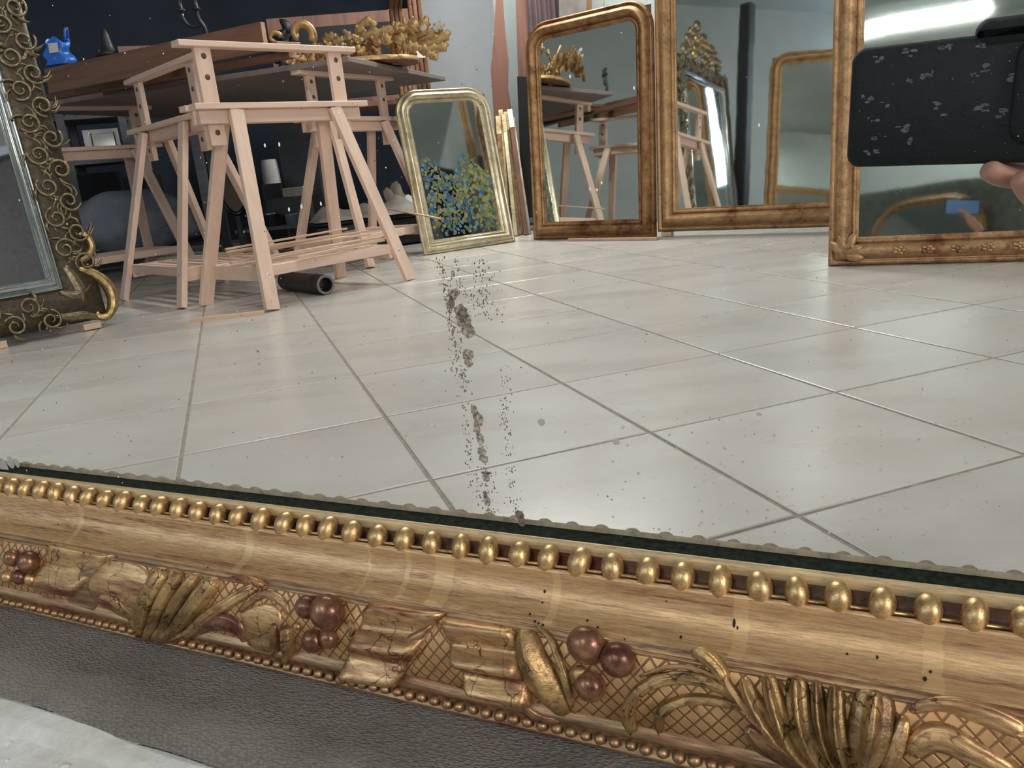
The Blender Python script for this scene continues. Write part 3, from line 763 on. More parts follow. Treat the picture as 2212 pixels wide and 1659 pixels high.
# ================================================================== LEANING MIRRORS
MAT['pane'] = glass_mirror('silvered_glass')
MAT['pane_green'] = glass_mirror('old_silvered_glass', (.70, .75, .70), .02)
MAT['back_board'] = wood('backing_board', (.16, .11, .07), .7, .8, 1)
MAT['gf1'] = gold('silver_gilt', (.72, .64, .46), (.45, .38, .25), bole=(.36, .24, .1), wear=.3, rough=.30, metal=.8, ns=16, bumps=.15)
MAT['gf2'] = gold('worn_brown_gilding', (.40, .225, .10), (.23, .115, .05), bole=(.13, .04, .02), wear=.5, rough=.44, metal=.6, ns=22, bumps=.2)
MAT['gf3'] = gold('warm_gilding', (.45, .265, .12), (.28, .15, .07), bole=(.15, .045, .02), wear=.42, rough=.42, metal=.6, ns=20, bumps=.2)
MAT['gf4'] = gold('reddish_gilding', (.48, .29, .14), (.25, .14, .075), bole=(.18, .06, .03), wear=.45, rough=.42, metal=.6, ns=26, bumps=.3)
MAT['bronze'] = gold('dark_bronze_gilding', (.095, .072, .046), (.035, .028, .021), bole=(.04, .03, .02), wear=.35, rough=.42, metal=.65, ns=60, bumps=.4)
MAT['bronze_hi'] = gold('rubbed_bronze_relief', (.32, .25, .155), (.11, .086, .056), bole=(.07, .05, .03), wear=.3, rough=.34, metal=.75, ns=80, bumps=.4)
MAT['silver'] = plain('silver_leaf', (.62, .66, .66), .16, 1.0, .15, 12)
def outline(wd, ht, r, seg=8):
    """closed outline of the sight opening: bottom left corner first, (point, outward mitre)"""
    pts = [((0, 0), (-1, -1)), ((wd, 0), (1, -1))]
    if r <= 0: pts += [((wd, ht), (1, 1)), ((0, ht), (-1, 1))]
    else:
        for k in range(seg + 1):
            a = pi / 2 * k / seg; pts.append(((wd - r + r * cos(a), ht - r + r * sin(a)), (cos(a), sin(a))))
        for k in range(seg + 1):
            a = pi / 2 + pi / 2 * k / seg; pts.append(((r + r * cos(a), ht - r + r * sin(a)), (cos(a), sin(a))))
    return pts
def ring(mb, prof, wd, ht, r, smooth=True):
    P = outline(wd, ht, r); n = len(prof)
    # subdivide straight runs a little so shading stays even
    vs = [V((p[0] + m_[0] * o, p[1] + m_[1] * o, d)) for p, m_ in P for o, d in prof]; N = len(P)
    fs = [(i * n + j, ((i + 1) % N) * n + j, ((i + 1) % N) * n + j + 1, i * n + j + 1) for i in range(N) for j in range(n - 1)]
    mb.add(vs, [tuple(reversed(f)) for f in fs], smooth); return mb
def lean_basis(p0, p1, lean, lift=.0):
    p0, p1 = V(p0), V(p1); e = (p1 - p0); e.z = 0; e.normalize(); N = V((e.y, -e.x, 0))
    up = Z * cos(R(lean)) - N * sin(R(lean)); return basis(e, up, e.cross(up), V((p0.x, p0.y, lift)))
def mirror(label, p0, p1, wd, ht, lean, fw, prof_sets, pane, r=0.0, depth=.03, lift=0.0, plane='pane'):
    """wd, ht outer size; prof_sets [(part name, profile [(outward, depth)], material)]"""
    B = lean_basis(p0, p1, lean, lift)
    t = thing('leaning_mirror', label, 'mirror', B)
    iw, ih = wd - 2 * fw, ht - 2 * fw; off = M.Translation((fw, fw, 0))
    for nm, prof, mt in prof_sets:
        a = MB(); ring(a, prof, iw, ih, r); obj(nm, a, MAT[mt], t, mw=off)
    a = MB(); P = [p for p, _ in outline(iw + .012, ih + .012, r + .004 if r else 0)]
    a.add([V((x - .006, y - .006, depth * .30)) for x, y in P], [tuple(range(len(P)))]); obj('mirror_glass', a, MAT[plane], t, mw=off)
    a = MB(); a.box((wd / 2, ht / 2 - (.0 if not r else .01), .002), (1, 0, 0), (0, 1, 0), Z, wd - .02 - (.25 * r), ht - .03 - (.35 * r), .006); obj('backing_board', a, MAT['back_board'], t)
    return t
def reeds(fw, dep, outer_h=.0):
    """rounded moulding across the frame width"""
    pr = [(0, dep * .3), (.001, dep * .42), (fw * .06, dep * .46)]
    def hump(a, b, z0, h, n=7): return [(a + (b - a) * k / n, z0 + h * sin(pi * k / n)) for k in range(n + 1)]
    pr += hump(fw * .08, fw * .24, dep * .44, dep * .18); inner = list(pr)
    pr2 = [inner[-1]] + hump(fw * .26, fw * .76, dep * .52, dep * .48, 10)
    pr3 = [pr2[-1], (fw * .78, dep * .44)] + hump(fw * .80, fw * .99, dep * .36, dep * .2, 6) + [(fw, dep * .3), (fw, 0)]
    return pr, pr2, pr3
# 1 silver-gilt mirror with rounded top corners, leaning by the far trestle
i_, c_, o_ = reeds(.068, .030)
m1 = mirror('silver-gilt mirror with rounded top corners and painted flowers low on its glass', at(915, 552), at(1112, 522), .53, .81, 11, .068,
    [('inner_moulding', i_, 'gf1'), ('main_moulding', c_, 'gf1'), ('outer_moulding', o_, 'gf1')], 'pane', r=.055, plane='pane_green')
# 2 brown gilt mirror
i_, c_, o_ = reeds(.088, .045)
m2 = mirror('brown-gilt mirror with rounded top corners, the smaller of the two standing side by side', at(1157, 517), at(1412, 512), .737, 1.06, 4, .088,
    [('inner_moulding', i_, 'gf2'), ('main_moulding', c_, 'gf2'), ('outer_moulding', o_, 'gf2')], 'pane', r=.045, depth=.045)
# 3 tall warm gilt mirror
i_, c_, o_ = reeds(.105, .050)
_p3 = at(1425, 510); _d3 = M.Rotation(R(5), 3, 'Z') @ (at(1790, 505) - _p3)
m3 = mirror('tall warm-gilt mirror with plain reeded moulding, behind the black phone case and right-hand mirror', _p3, _p3 + _d3, 1.12, 1.75, 4, .105,
    [('inner_moulding', i_, 'gf3'), ('main_moulding', c_, 'gf3'), ('outer_moulding', o_, 'gf3')], 'pane', r=0, depth=.05, lift=.02)
# 4 right-hand mirror with carved corners
i_, c_, o_ = reeds(.085, .045)
_p4 = at(1790, 574); _d4 = M.Rotation(R(3.5), 3, 'Z') @ (at(2212, 567) - _p4)
m4 = mirror('reddish gilt mirror with carved corner leaves, in front at the right', _p4, _p4 + _d4, 1.05, 1.45, 6, .085,
    [('inner_moulding', i_, 'gf4'), ('main_moulding', c_, 'gf4'), ('outer_moulding', o_, 'gf4')], 'pane', r=0, depth=.045, plane='pane_green')
def flat(x, y, h): return V((x, y, h))
def corner_leaves(t, cx, cy, s, mat, sx=1, sy=1, z=.04):
    for k, (a0, L) in enumerate(((20, .9), (55, 1.05), (90, .8), (-15, .8), (125, .6))):
        a = MB(); ca, sa = cos(R(a0)), sin(R(a0))
        lobe(a, [(cx + sx * s * L * q * ca - sx * .2 * s * q * q * sa, cy + sy * s * L * q * sa) for q in (0, .35, .7, 1)], [s * .10, s * .2, s * .17, s * .04], s * .22, lambda x, y, h: V((x, y, z + h)), n=10, m=6)
        obj('corner_leaf', a, MAT[mat], t)
    a = MB(); a.ball((cx, cy, z), (s * .22, s * .22, s * .14), 12, 8, lump=.1); obj('corner_boss', a, MAT[mat], t)
corner_leaves(m4, .045, .035, .075, 'gf4', 1, 1, .036)
for (X0, Y0, sx, sy) in ((1.005, .035, -1, 1), (.045, 1.41, 1, -1), (1.005, 1.41, -1, -1)): corner_leaves(m4, X0, Y0, .075, 'gf4', sx, sy, .036)
for k in range(9):     # small cast flowers along the bottom rail of the right-hand mirror
    a = MB(); cx = .20 + .075 * k
    for j in range(5): a.ball((cx + .012 * cos(j * 1.256), .042 + .008 * sin(j * 1.256), .043), (.009, .006, .006), 8, 6)
    a.ball((cx, .042, .046), .006, 8, 6); obj('cast_flower', a, MAT['gf4'], m4)

# ornate dark mirror at the left
fwL = .165
BL = lean_basis(at(0, 745, .0), at(238, 697, .0), 6.5, .02)
cornerR = at(238, 690, .02)
WL, HL = 1.15, 1.40
eL = V(BL.col[0][:3]); P0 = cornerR - eL * WL
lm = thing('ornate_mirror', 'ornate dark bronze-gilt mirror with silver inner moulding and scrolled corner, at the left edge', 'mirror', basis(eL, BL.col[1][:3], BL.col[2][:3], P0))
iw, ih = WL - 2 * fwL, HL - 2 * fwL; off = M.Translation((fwL, fwL, 0))
sil = [(0, .012)] + [(.004 + .026 * k / 8, .014 + .020 * sin(pi * k / 8)) for k in range(9)] + [(.031, .012)] + [(.032 + .010 * k / 6, .014 + .010 * sin(pi * k / 6)) for k in range(7)]
a = MB(); ring(a, sil, iw, ih, 0); obj('silver_moulding', a, MAT['silver'], lm, 'bright silver reeded inner moulding', mw=off)
brz = [(.042, .012), (.050, .020), (.070, .030), (.100, .034), (.130, .030), (.150, .020), (.156, .010), (.156, 0)]
a = MB(); ring(a, brz, iw, ih, 0); obj('relief_ground', a, MAT['bronze'], lm, mw=off)
a = MB(); a.add([V((-.01, -.01, .011)), V((iw + .01, -.01, .011)), V((iw + .01, ih + .01, .011)), V((-.01, ih + .01, .011))], [(0, 1, 2, 3)]); obj('mirror_glass', a, MAT['pane'], lm, mw=off)
a = MB(); a.box((WL / 2, HL / 2, .003), (1, 0, 0), (0, 1, 0), Z, WL - .03, HL - .03, .006); obj('backing_board', a, MAT['back_board'], lm)
def reliefz(d): return .018 + .016 * max(0, 1 - ((d - .10) / .055) ** 2)
def scrollset(cx, cy, ax, hand, s):
    """one S of the running scroll relief; ax: 0 along x, 1 along y"""
    def fn(x, y, h): return V((x, y, .033 + h * .7))
    a = MB(); scroll(a, cx, cy, .030 * s, 1.45, random.uniform(0, 6.28), .0040, fn, hand); obj('scroll', a, MAT['bronze_hi'], lm)
    for k in range(5):
        a = MB()
        an = random.uniform(0, 6.28); L = .026 * s
        lobe(a, [(cx + .02 * cos(an) * s, cy + .02 * sin(an) * s), (cx + (.02 + L * .5) * cos(an + .3) * s, cy + (.02 + L * .5) * sin(an + .3) * s), (cx + (.02 + L) * cos(an + .8) * s, cy + (.02 + L) * sin(an + .8) * s)], [.003, .006, .001], .008, lambda x, y, h: V((x, y, .030 + h)), n=6, m=4)
        obj('relief_leaf', a, MAT['bronze_hi'], lm)
    a = MB(); a.ball((cx + random.uniform(-.03, .03), cy + random.uniform(-.03, .03), .033), .0055, 8, 6); obj('relief_pearl', a, MAT['bronze_hi'], lm)
for k in range(24):
    y = .20 + k * .050; scrollset(WL - .038 - .052 * (k % 2), y, 1, 1 if k % 2 else -1, 1.15)
for k in range(18):
    x = WL - .19 - k * .052; scrollset(x, .036 + .052 * (k % 2), 0, 1 if k % 2 else -1, 1.1)
for k in range(13): scrollset(WL - .1 - k * .078, HL - .045 - .040 * (k % 2), 0, 1 if k % 2 else -1, 1.0)
# corner cartouche: big C scrolls standing proud of the corner
def cor(x, y, h): return V((WL + x, y, .022 + h))
MAT['gilt_scroll'] = gold('bright_gilt_scroll', (.55, .40, .18), (.22, .13, .06), bole=(.12, .05, .03), wear=.35, rough=.32, metal=.8, ns=50, bumps=.4)
for nm, q, ww, hh in (('corner_scroll', [(-.075, .185), (-.030, .165), (.012, .118), (.016, .055), (-.012, .014), (-.042, .020), (-.040, .045)], [.010, .016, .019, .017, .014, .010, .006], .030),
                      ('corner_scroll', [(-.060, .205), (-.030, .215), (-.004, .245), (-.012, .285), (-.030, .290), (-.032, .272)], [.010, .013, .012, .011, .009, .005], .022),
                      ('corner_leaf', [(-.105, .20), (-.085, .15), (-.075, .10), (-.085, .05)], [.012, .022, .024, .010], .020),
                      ('corner_leaf', [(-.14, .12), (-.10, .10), (-.06, .11), (-.03, .14)], [.008, .016, .018, .006], .018),
                      ('corner_leaf', [(-.18, .05), (-.13, .035), (-.08, .03), (-.03, .01)], [.010, .016, .016, .008], .018)):
    a = MB(); lobe(a, q, ww, hh, cor, n=24, m=8, sink=.004); obj(nm, a, MAT['gilt_scroll' if nm == 'corner_scroll' else 'bronze_hi'], lm)
# crest on top of the ornate mirror
for k in range(26):
    t = k / 25; x = WL * (.5 + (t - .5) * .62); hgt = .34 * (1 - abs(t - .5) * 1.7)
    a = MB(); an = pi / 2 + (t - .5) * -1.4 + random.uniform(-.3, .3); y = HL - .02 + random.random() * hgt
    lobe(a, [(x, y), (x + .05 * cos(an), y + .05 * sin(an)), (x + .10 * cos(an + .4), y + .10 * sin(an + .4))], [.018, .034, .006], .04, lambda x_, y_, h: V((x_, y_, .01 + h)), n=8, m=6, sink=.008)
    obj('crest_leaf', a, MAT['bronze_hi' if k % 3 else 'gilt_scroll'], lm)
a = MB(); a.box((WL - .35, -.011, .01), (1, 0, 0), (0, 1, 0), Z, .045, .022, .03, .001)
o = obj('wood_wedge', a, MAT['stick']); o.matrix_world = lm.matrix_world @ M.Translation((0, 0, 0))
tag(o, 'small wooden wedge under the ornate mirror, towards its middle', 'wedge')
a = MB(); a.box((WL - .07, -.010, .012), (1, 0, 0), (0, 1, 0), Z, .055, .020, .03, .001)
o = obj('wood_wedge', a, MAT['stick']); o.matrix_world = lm.matrix_world.copy()
tag(o, 'pale wooden wedge under the scrolled corner of the ornate mirror', 'wedge')

# ================================================================== GILDED CREST ON THE GREY BOARD
MAT['crest'] = gold('matte_gilded_crest', (.52, .33, .14), (.27, .155, .07), bole=(.36, .22, .14), wear=.4, rough=.42, metal=.6, ns=45, bumps=.3)
MAT['gesso'] = plain('bare_gesso', (.50, .45, .39), .8, var=.1, scale=60)
BT = .9067
def both(mb, q, ww, hh, fn, **k):
    lobe(mb, q, ww, hh, fn, **k); b_ = MB(); lobe(b_, q, ww, hh * .6, lambda x, y, h: fn(x, y, -h), **k)
    mb.add(b_.v, [tuple(reversed(f)) for f in b_.f], True); return mb
def pxleaf(name, pts, W, H, P, mat, parent, dy=0.0, **k):
    """leaf in an upright plane through P, drawn in pixels, scaled to metres"""
    P = V(P) + V((0, dy, 0)); N = V((-.15, -1, 0)).normalized(); S = V((-N.y, N.x, 0)) * -1 if False else V((.989, -.148, 0))
    def fn(x, y, h): return V((P.x, P.y, 0)) + S * x + V((0, 0, y)) - N * -h
    q = []
    for x, y in pts:
        p = on(x, y, P, N); q.append(((p - P).dot(S), p.z))
    s = (on(pts[0][0] + 1, pts[0][1], P, N) - on(pts[0][0], pts[0][1], P, N)).length
    a = MB(); both(a, q, [w_ * s for w_ in W], H, fn, **k); o = obj(name, a, MAT[mat], parent)
    if parent is not None: o.matrix_parent_inverse = parent.matrix_world.inverted()
    return o
CP = V((-.60, 4.10, BT))
crest = thing('carved_crest', 'large gilded leaf-carved mirror crest lying on the grey board at the right', 'carving', M.Translation(CP))
a = MB(); vs = []; K = 30
rim = catmull([(-.40, -.02), (-.22, -.10), (0.0, -.13), (.16, -.11), (.27, -.04), (.31, .06), (.28, .20), (.12, .30), (-.2, .30)], K)
sec = [(0, 0.014), (.004, .030), (.014, .034), (.030, .030), (.042, .020), (.044, 0.012), (0, .012)]
for i, (x, y) in enumerate(rim):
    p0, p1 = rim[max(0, i - 1)], rim[min(K, i + 1)]; tx, ty = p1[0] - p0[0], p1[1] - p0[1]; L = math.hypot(tx, ty)
    for o_, h in sec: vs.append(V((x - ty / L * o_, y + tx / L * o_, h)))
n = len(sec); a.add(vs, [(i * n + j, (i + 1) * n + j, (i + 1) * n + (j + 1) % n, i * n + (j + 1) % n) for i in range(K) for j in range(n)], True)
obj('curved_rim', a, MAT['crest'], crest)
a = MB(); a.prism([(x * .97, y * .97 + .004) for x, y in rim], .010, .018); obj('rim_board', a, MAT['darkwood'], crest)
for (x, y) in ((-.2, -.06), (.2, .02), (0, .2)):
    a = MB(); a.box((x, y, .006), (1, 0, 0), (0, 1, 0), Z, .03, .03, .012); obj('foot_block', a, MAT['darkwood'], crest)
LV = [  # pixels, half widths, relief, extra depth, material
 ([(772, 78), (782, 52), (800, 46), (807, 56), (800, 64)], [7, 8, 7, 6, 3], .018, -.02, 'crest'),
 ([(778, 78), (800, 74), (840, 66), (876, 62)], [5, 9, 8, 4], .022, -.03, 'crest'),
 ([(846, 92), (870, 70), (892, 50), (896, 38)], [6, 9, 8, 3], .02, 0, 'crest'),
 ([(880, 88), (902, 70), (918, 48), (922, 34)], [7, 11, 9, 3], .022, -.02, 'crest'),
 ([(900, 92), (926, 78), (946, 60), (952, 48)], [7, 11, 9, 3], .022, -.01, 'crest'),
 ([(906, 100), (938, 92), (962, 76), (972, 66)], [7, 11, 9, 3], .02, -.03, 'crest'),
 ([(900, 104), (930, 108), (958, 100), (966, 92)], [6, 10, 8, 3], .02, -.05, 'crest'),
 ([(884, 70), (894, 56), (900, 44)], [8, 10, 5], .02, -.06, 'crest'),
 ([(842, 96), (836, 82), (824, 74)], [6, 8, 4], .018, -.05, 'crest'),
 ([(860, 98), (866, 84), (880, 76)], [6, 9, 4], .018, -.06, 'crest'),
 ([(822, 98), (814, 88), (800, 84)], [6, 8, 4], .018, -.02, 'crest'),
 ([(870, 104), (890, 100), (912, 104)], [6, 9, 4], .018, -.08, 'crest'),
 ([(920, 112), (936, 120), (944, 130)], [6, 8, 3], .018, -.08, 'crest'),
 ([(936, 66), (950, 54), (962, 50)], [5, 7, 3], .02, -.04, 'gesso'),
 ([(742, 86), (760, 80), (786, 86)], [2, 4, 3], .012, -.04, 'gesso'),
 ([(700, 92), (712, 80), (728, 76)], [5, 8, 3], .015, 0, 'crest'),
 ([(718, 94), (734, 86), (744, 88)], [4, 7, 3], .015, -.03, 'crest'),
 ([(860, 66), (856, 56), (864, 48)], [4, 6, 3], .015, -.04, 'crest'),
 ([(910, 66), (916, 60), (922, 58)], [3, 5, 3], .012, -.08, 'gesso')]
for q, ww, hh, dy, mt in LV: pxleaf('carved_leaf', q, [w_ * 1.25 for w_ in ww], hh * .5, CP, mt, crest, dy, n=20, m=6, teeth=.75, nt_=4)
for k in range(90):     # rows of smaller leaf tips filling the crest
    t = random.random(); x = -.30 + .58 * t; y = random.uniform(-.08, .16); an = random.uniform(.3, 2.6); z0 = .03 + (.13 * t + .02) * random.random()
    a = MB(); q = [(0, 0), (.025 * cos(an), .025 * sin(an)), (.055 * cos(an + .4), .055 * sin(an + .4))]; rz = random.uniform(-.9, .9)
    both(a, q, [.008, .018, .004], .008, lambda u, v_, h: V((x + u * cos(rz) - h * sin(rz), y + u * sin(rz) + h * cos(rz), z0 + v_)), n=12, m=4, teeth=.8, nt_=3)
    obj('leaf_tip', a, MAT['gesso' if random.random() < .08 else 'crest'], crest)
for k in range(7):
    x = -.26 + .09 * k; a = MB(); a.tube([(x, .02, .02), (x + .01, .0, .07 + .012 * k), (x + .03, -.02, .10 + .016 * k)], [.012, .010, .006], 8); obj('carved_stem', a, MAT['crest'], crest)
def small_scroll(p, s, label, ang=0.0):
    a = MB(); pts = []; rr = []
    for i in range(22):
        t = i / 21; an = ang + t * 4.6; r = s * (1 - .7 * t); pts.append(V((r * cos(an), 0, r * sin(an) + s * 1.02))); rr.append(s * (.34 - .1 * t))
    a.tube(pts, rr, 10); o = obj('gilded_scroll', a, MAT['crest']); o.location = p; return tag(o, label, 'carving')
p = at(652, 94, .93); small_scroll((p.x, p.y, BT + .004), .052, 'shiny gilded scroll standing on the board, left of the carved crest', -.6)
p = at(594, 88, .93); small_scroll((p.x, p.y, BT + .004), .026, 'smaller gilded scroll at the end of the stained frame', .2)
p = at(618, 96, .93); block((p.x, p.y, BT), (.10, .045, .030), 'reddish wood block beside the gilded scrolls', 'darkwood_end')
a = MB(); a.prism([(-.035, -.02), (.035, -.02), (.035, .022), (-.035, .022)], 0, .0012); o = obj('paper_tag', a, MAT['gesso']); o.matrix_world = basis((.8, .6, 0), (-.3, .4, .86), V((.8, .6, 0)).cross(V((-.3, .4, .86))), (-.30, 4.28, BT + .055)); tag(o, 'small white paper tag hanging on the carved crest', 'tag')

# ================================================================== BEHIND THE TRESTLES
MAT['black'] = plain('black_metal', (.012, .012, .014), .5, var=.3)
MAT['black_gloss'] = plain('black_gloss', (.010, .011, .014), .18, var=.3)
MAT['blue_bag'] = plain('blue_plastic', (.02, .14, .55), .35, var=.25, scale=30)
MAT['blue_glass'] = plain('blue_glass', (.02, .08, .60), .08, var=.1)
MAT['white_paint'] = plain('white_paint', (.50, .47, .46), .5, var=.06)
MAT['pale_pink'] = plain('pale_crate', (.44, .36, .35), .6, var=.1)
MAT['grey_sack'] = plain('grey_sacking', (.20, .215, .25), .9, var=.15, scale=14, bumps=.3)
MAT['shelfwood'] = wood('shelf_board', (.10, .095, .105), .6, .6, 0)
MAT['linen'] = plain('crumpled_white_cloth', (.60, .56, .50), .9, var=.12, scale=25, bumps=.4)
MAT['canvas_dark'] = plain('dark_canvas', (.014, .013, .014), .7, var=.3)
MAT['redwood'] = wood('red_brown_wood', (.26, .12, .085), .6, .5, 2)
MAT['mauve'] = plain('mauve_curtain', (.17, .115, .125), .9, var=.2, scale=8)
MAT['roughstone'] = plain('rough_stone', (.33, .29, .28), .9, var=.35, scale=9, bumps=.5)
MAT['strip_gold'] = gold('strip_gilding', (.55, .42, .22), (.28, .2, .12), wear=.4, rough=.3, metal=.8, ns=30)
def upbox(name, label, cat, p, s, mat, rz=0.0, ch=.003, parent=None):
    a = MB(); a.box((0, 0, s[2] / 2), (1, 0, 0), (0, 1, 0), Z, *s, ch); o = obj(name, a, MAT[mat], parent); o.location = p; o.rotation_euler = (0, 0, rz)
    if cat: tag(o, label, cat)
    return o
# far workbench with frames standing on it
wb = thing('workbench', 'dark workbench with a red-brown front edge against the back wall', 'table', M.Translation((-1.22, 5.95, 0)) @ M.Rotation(.12, 4, 'Z'))
a = MB(); a.box((0, 0, .875), (1, 0, 0), (0, 1, 0), Z, 1.7, .5, .03, .003); obj('worktop', a, MAT['redwood'], wb)
for sx in (-.75, .75):
    for sy in (-.2, .2):
        a = MB(); a.box((sx, sy, .43), Z, (1, 0, 0), (0, 1, 0), .86, .06, .06, .003); obj('leg', a, MAT['shelfwood'], wb)
bx = upbox('picture_frame', 'dark wooden frame with a black panel standing on the far workbench', 'frame', (-.92, 5.99, .891), (.98, .05, .60), 'redwood', .12)
a = MB(); a.box((0, -.027, .29), (1, 0, 0), (0, 1, 0), Z, .86, .008, .47, .001); obj('black_panel', a, MAT['canvas_dark'], bx)
# tall narrow frame seen nearly edge-on
tf = thing('picture_frame', 'tall round-cornered gilt frame seen edge-on beside the white wall', 'frame', lean_basis((-.46, 5.57, 0), (-.33, 5.18, 0), 0, .0))
tf.location.z = .0; 
for nm, dx, mt in (('moulding', 0.0, 'gf2'), ('moulding', .028, 'redwood'), ('moulding', .056, 'gf2')):
    a = MB(); ring(a, [(0, .0), (.004, .020), (.016, .026), (.022, .016), (.024, 0)], .46, 1.43, .10); obj(nm, a, MAT[mt], tf, mw=M.Translation((0, .03, dx)))
# dark carved ornament and wall sconce in silhouette
cz = thing('dark_carving', 'dark leafy carving in silhouette above the table frame', 'carving', M.Translation((PL(606, 60, 5.55).x, 5.55, .90)))
a = MB(); a.box((0, 0, .03), (1, 0, 0), (0, 1, 0), Z, .2, .12, .06, .01); obj('base', a, MAT['black'], cz)
for k in range(22):
    an = random.uniform(.2, 2.9); zz = .05 + k * .018; x0 = random.uniform(-.05, .05)
    a = MB(); both(a, [(x0, zz), (x0 + .05 * cos(an), zz + .05 * sin(an)), (x0 + .10 * cos(an + .3), zz + .10 * sin(an + .3))], [.02, .03, .006], .02, lambda x, y, h: V((x, -h, y)), n=7, m=4); obj('leaf', a, MAT['black'], cz)
upbox('plinth', 'black plinth under the dark leafy carving', 'stand', (PL(606, 60, 5.55).x, 5.55, 0), (.24, .16, .90), 'black')
bb_ = bt.matrix_world @ V((Lb * .55, sgn * .26, .076))
shelf = MB(); shelf.box((Lb * .5 + .3, sgn * .26, .106), (1, 0, 0), (0, 1, 0), Z, Lb - .6, .18, .012, .001)
o = obj('loose_board', shelf, MAT['darkwood']); o.matrix_world = bt.matrix_world.copy(); tag(o, 'loose dark board laid over the back of the stretcher frame', 'board')
SZ = .886 + .1125
def onboard(x, y): return at(x, y, SZ)
sp = on(446, 66, bb_, (-.3, -1, 0)); sc_t = thing('candle_sconce', 'black two-armed candle sconce standing up behind the stretcher frame', 'candelabra', M.Translation((onboard(446, 92).x * 1.0, onboard(446, 92).y, SZ)))
s_ = .0021
def sq(x, y): return V(((x - 446) * s_, 0, (92 - y) * s_))
for nm, q, r in (('stem', [(450, 92), (448, 66), (440, 50), (438, 34)], .008), ('arm', [(446, 56), (432, 62), (418, 58), (410, 46), (408, 34)], .006)):
    a = MB(); a.tube([sq(*p) for p in catmull(q, 14)], r, 8); obj(nm, a, MAT['black'], sc_t)
for x, y in ((438, 34), (408, 34)):
    a = MB(); a.lathe([(.004, 0), (.018, .006), (.018, .010), (.010, .012), (.009, .045), (.012, .05)], sq(x, y), 12); obj('candle_cup', a, MAT['black'], sc_t)
a = MB(); a.lathe([(.03, 0), (.03, .006), (.012, .02), (.008, .03)], (.008, 0, 0), 14); obj('foot', a, MAT['black'], sc_t)
p = onboard(132, 141); bag = MB()
bag.grid(lambda s, t: V((.062 * cos(2 * pi * s) * (1 - .25 * t) + .01 * sin(9 * t), .045 * sin(2 * pi * s) * (1 - .4 * t) + .006 * sin(20 * s), .10 * t + .014 * sin(6.28 * s * 3) * t)), 28, 10)
o = obj('plastic_bag', bag, MAT['blue_bag']); o.location = (p.x, p.y, SZ); tag(o, 'blue plastic bag on the board behind the stretcher frame', 'bag')
k = MB(); k.grid(lambda s, t: V((-.015 + .04 * s, -.047 + .008 * t, .045 + .04 * t)), 4, 4); obj('bag_label', k, MAT['white_paint'], o)
k = MB(); k.tube([(.04, 0, .09), (.05, 0, .14), (.055, .01, .15), (.045, .02, .09)], .006, 6); obj('bag_handle', k, MAT['blue_bag'], o)
p = onboard(236, 122); o = MB(); o.lathe([(.055, 0), (.055, .01), (.03, .02), (.022, .05), (.016, .085), (.006, .11)], (0, 0, 0), 14); o = obj('black_finial', o, MAT['black']); o.location = (p.x, p.y, SZ); tag(o, 'black cone-shaped finial near the blue bag', 'ornament')
p = onboard(264, 118); upbox('wooden_tray', 'low red-brown tray beside the black finial', 'tray', (p.x + .045, p.y + .03, SZ), (.13, .06, .03), 'redwood', .4)
# shelf unit deep in shadow at the left
su = thing('shelf_unit', 'dark shelf unit in shadow behind the left trestles', 'shelf', M.Translation((-3.05, 5.35, 0)) @ M.Rotation(.30, 4, 'Z'))
SWD = 1.5
for zz in (.10, .42, .66, .93):
    a = MB(); a.box((0, 0, zz), (1, 0, 0), (0, 1, 0), Z, SWD, .42, .025, .002); obj('shelf_board', a, MAT['shelfwood'], su)
for xx in (-SWD / 2, .40, SWD / 2):
    for yy in (-.2, .2):
        a = MB(); a.box((xx, yy, .55), Z, (1, 0, 0), (0, 1, 0), 1.1, .045, .045, .002); obj('upright', a, MAT['shelfwood'], su)
def shelfp(x, y, zz, dy=0.0):
    """point of the pixel column on the shelf at height zz, near its front"""
    Pm = su.matrix_world; n_ = (Pm.to_3x3() @ V((0, -1, 0))); f_ = Pm @ V((0, -.12 + dy, zz)); p_ = on(x, y, f_, n_); return V((p_.x, p_.y, zz))
p = shelfp(218, 292, .6735); cd_ = upbox('cabinet_door', 'white panelled cabinet door standing on the shelf', 'door', p, (.205, .02, .185), 'white_paint', .30 + .1)
a = MB(); a.box((.01, -.012, .10), (1, 0, 0), (0, 1, 0), Z, .125, .006, .115, .002); obj('door_panel', a, MAT['silver'], cd_)
for q in ((-.056, .10, .006, .125), (.076, .10, .006, .125)):
    a = MB(); a.box((q[0], -.0115, q[1]), (1, 0, 0), (0, 1, 0), Z, q[2], .005, q[3]); obj('panel_groove', a, MAT['black'], cd_)
a = MB(); a.box((.01, -.0115, .038), (1, 0, 0), (0, 1, 0), Z, .138, .005, .006); obj('panel_groove', a, MAT['black'], cd_)
p = shelfp(154, 300, .6725); a = MB(); a.ball((0, 0, .028), .028, 18, 12); o = obj('glass_ball', a, MAT['blue_glass']); o.location = p; tag(o, 'shiny blue glass ball on the dark shelf', 'ball')
p = shelfp(118, 282, .6725); a = MB(); a.grid(lambda s, t: V((.06 * cos(6.28 * s) * (1 - t * .7), .04 * sin(6.28 * s) * (1 - t * .7), .045 * t + .01 * sin(s * 20) * t)), 20, 6); o = obj('white_rag', a, MAT['linen']); o.location = p; tag(o, 'crumpled white rag at the left end of the shelf', 'cloth')
p = shelfp(286, 300, .6725); a = MB(); a.lathe([(.03, 0), (.032, .004), (.018, .02), (.026, .04), (.02, .06)], (0, 0, 0), 12); o = obj('brass_cup', a, MAT['strip_gold']); o.location = p; tag(o, 'small brass cup on the shelf right of the cabinet door', 'cup')
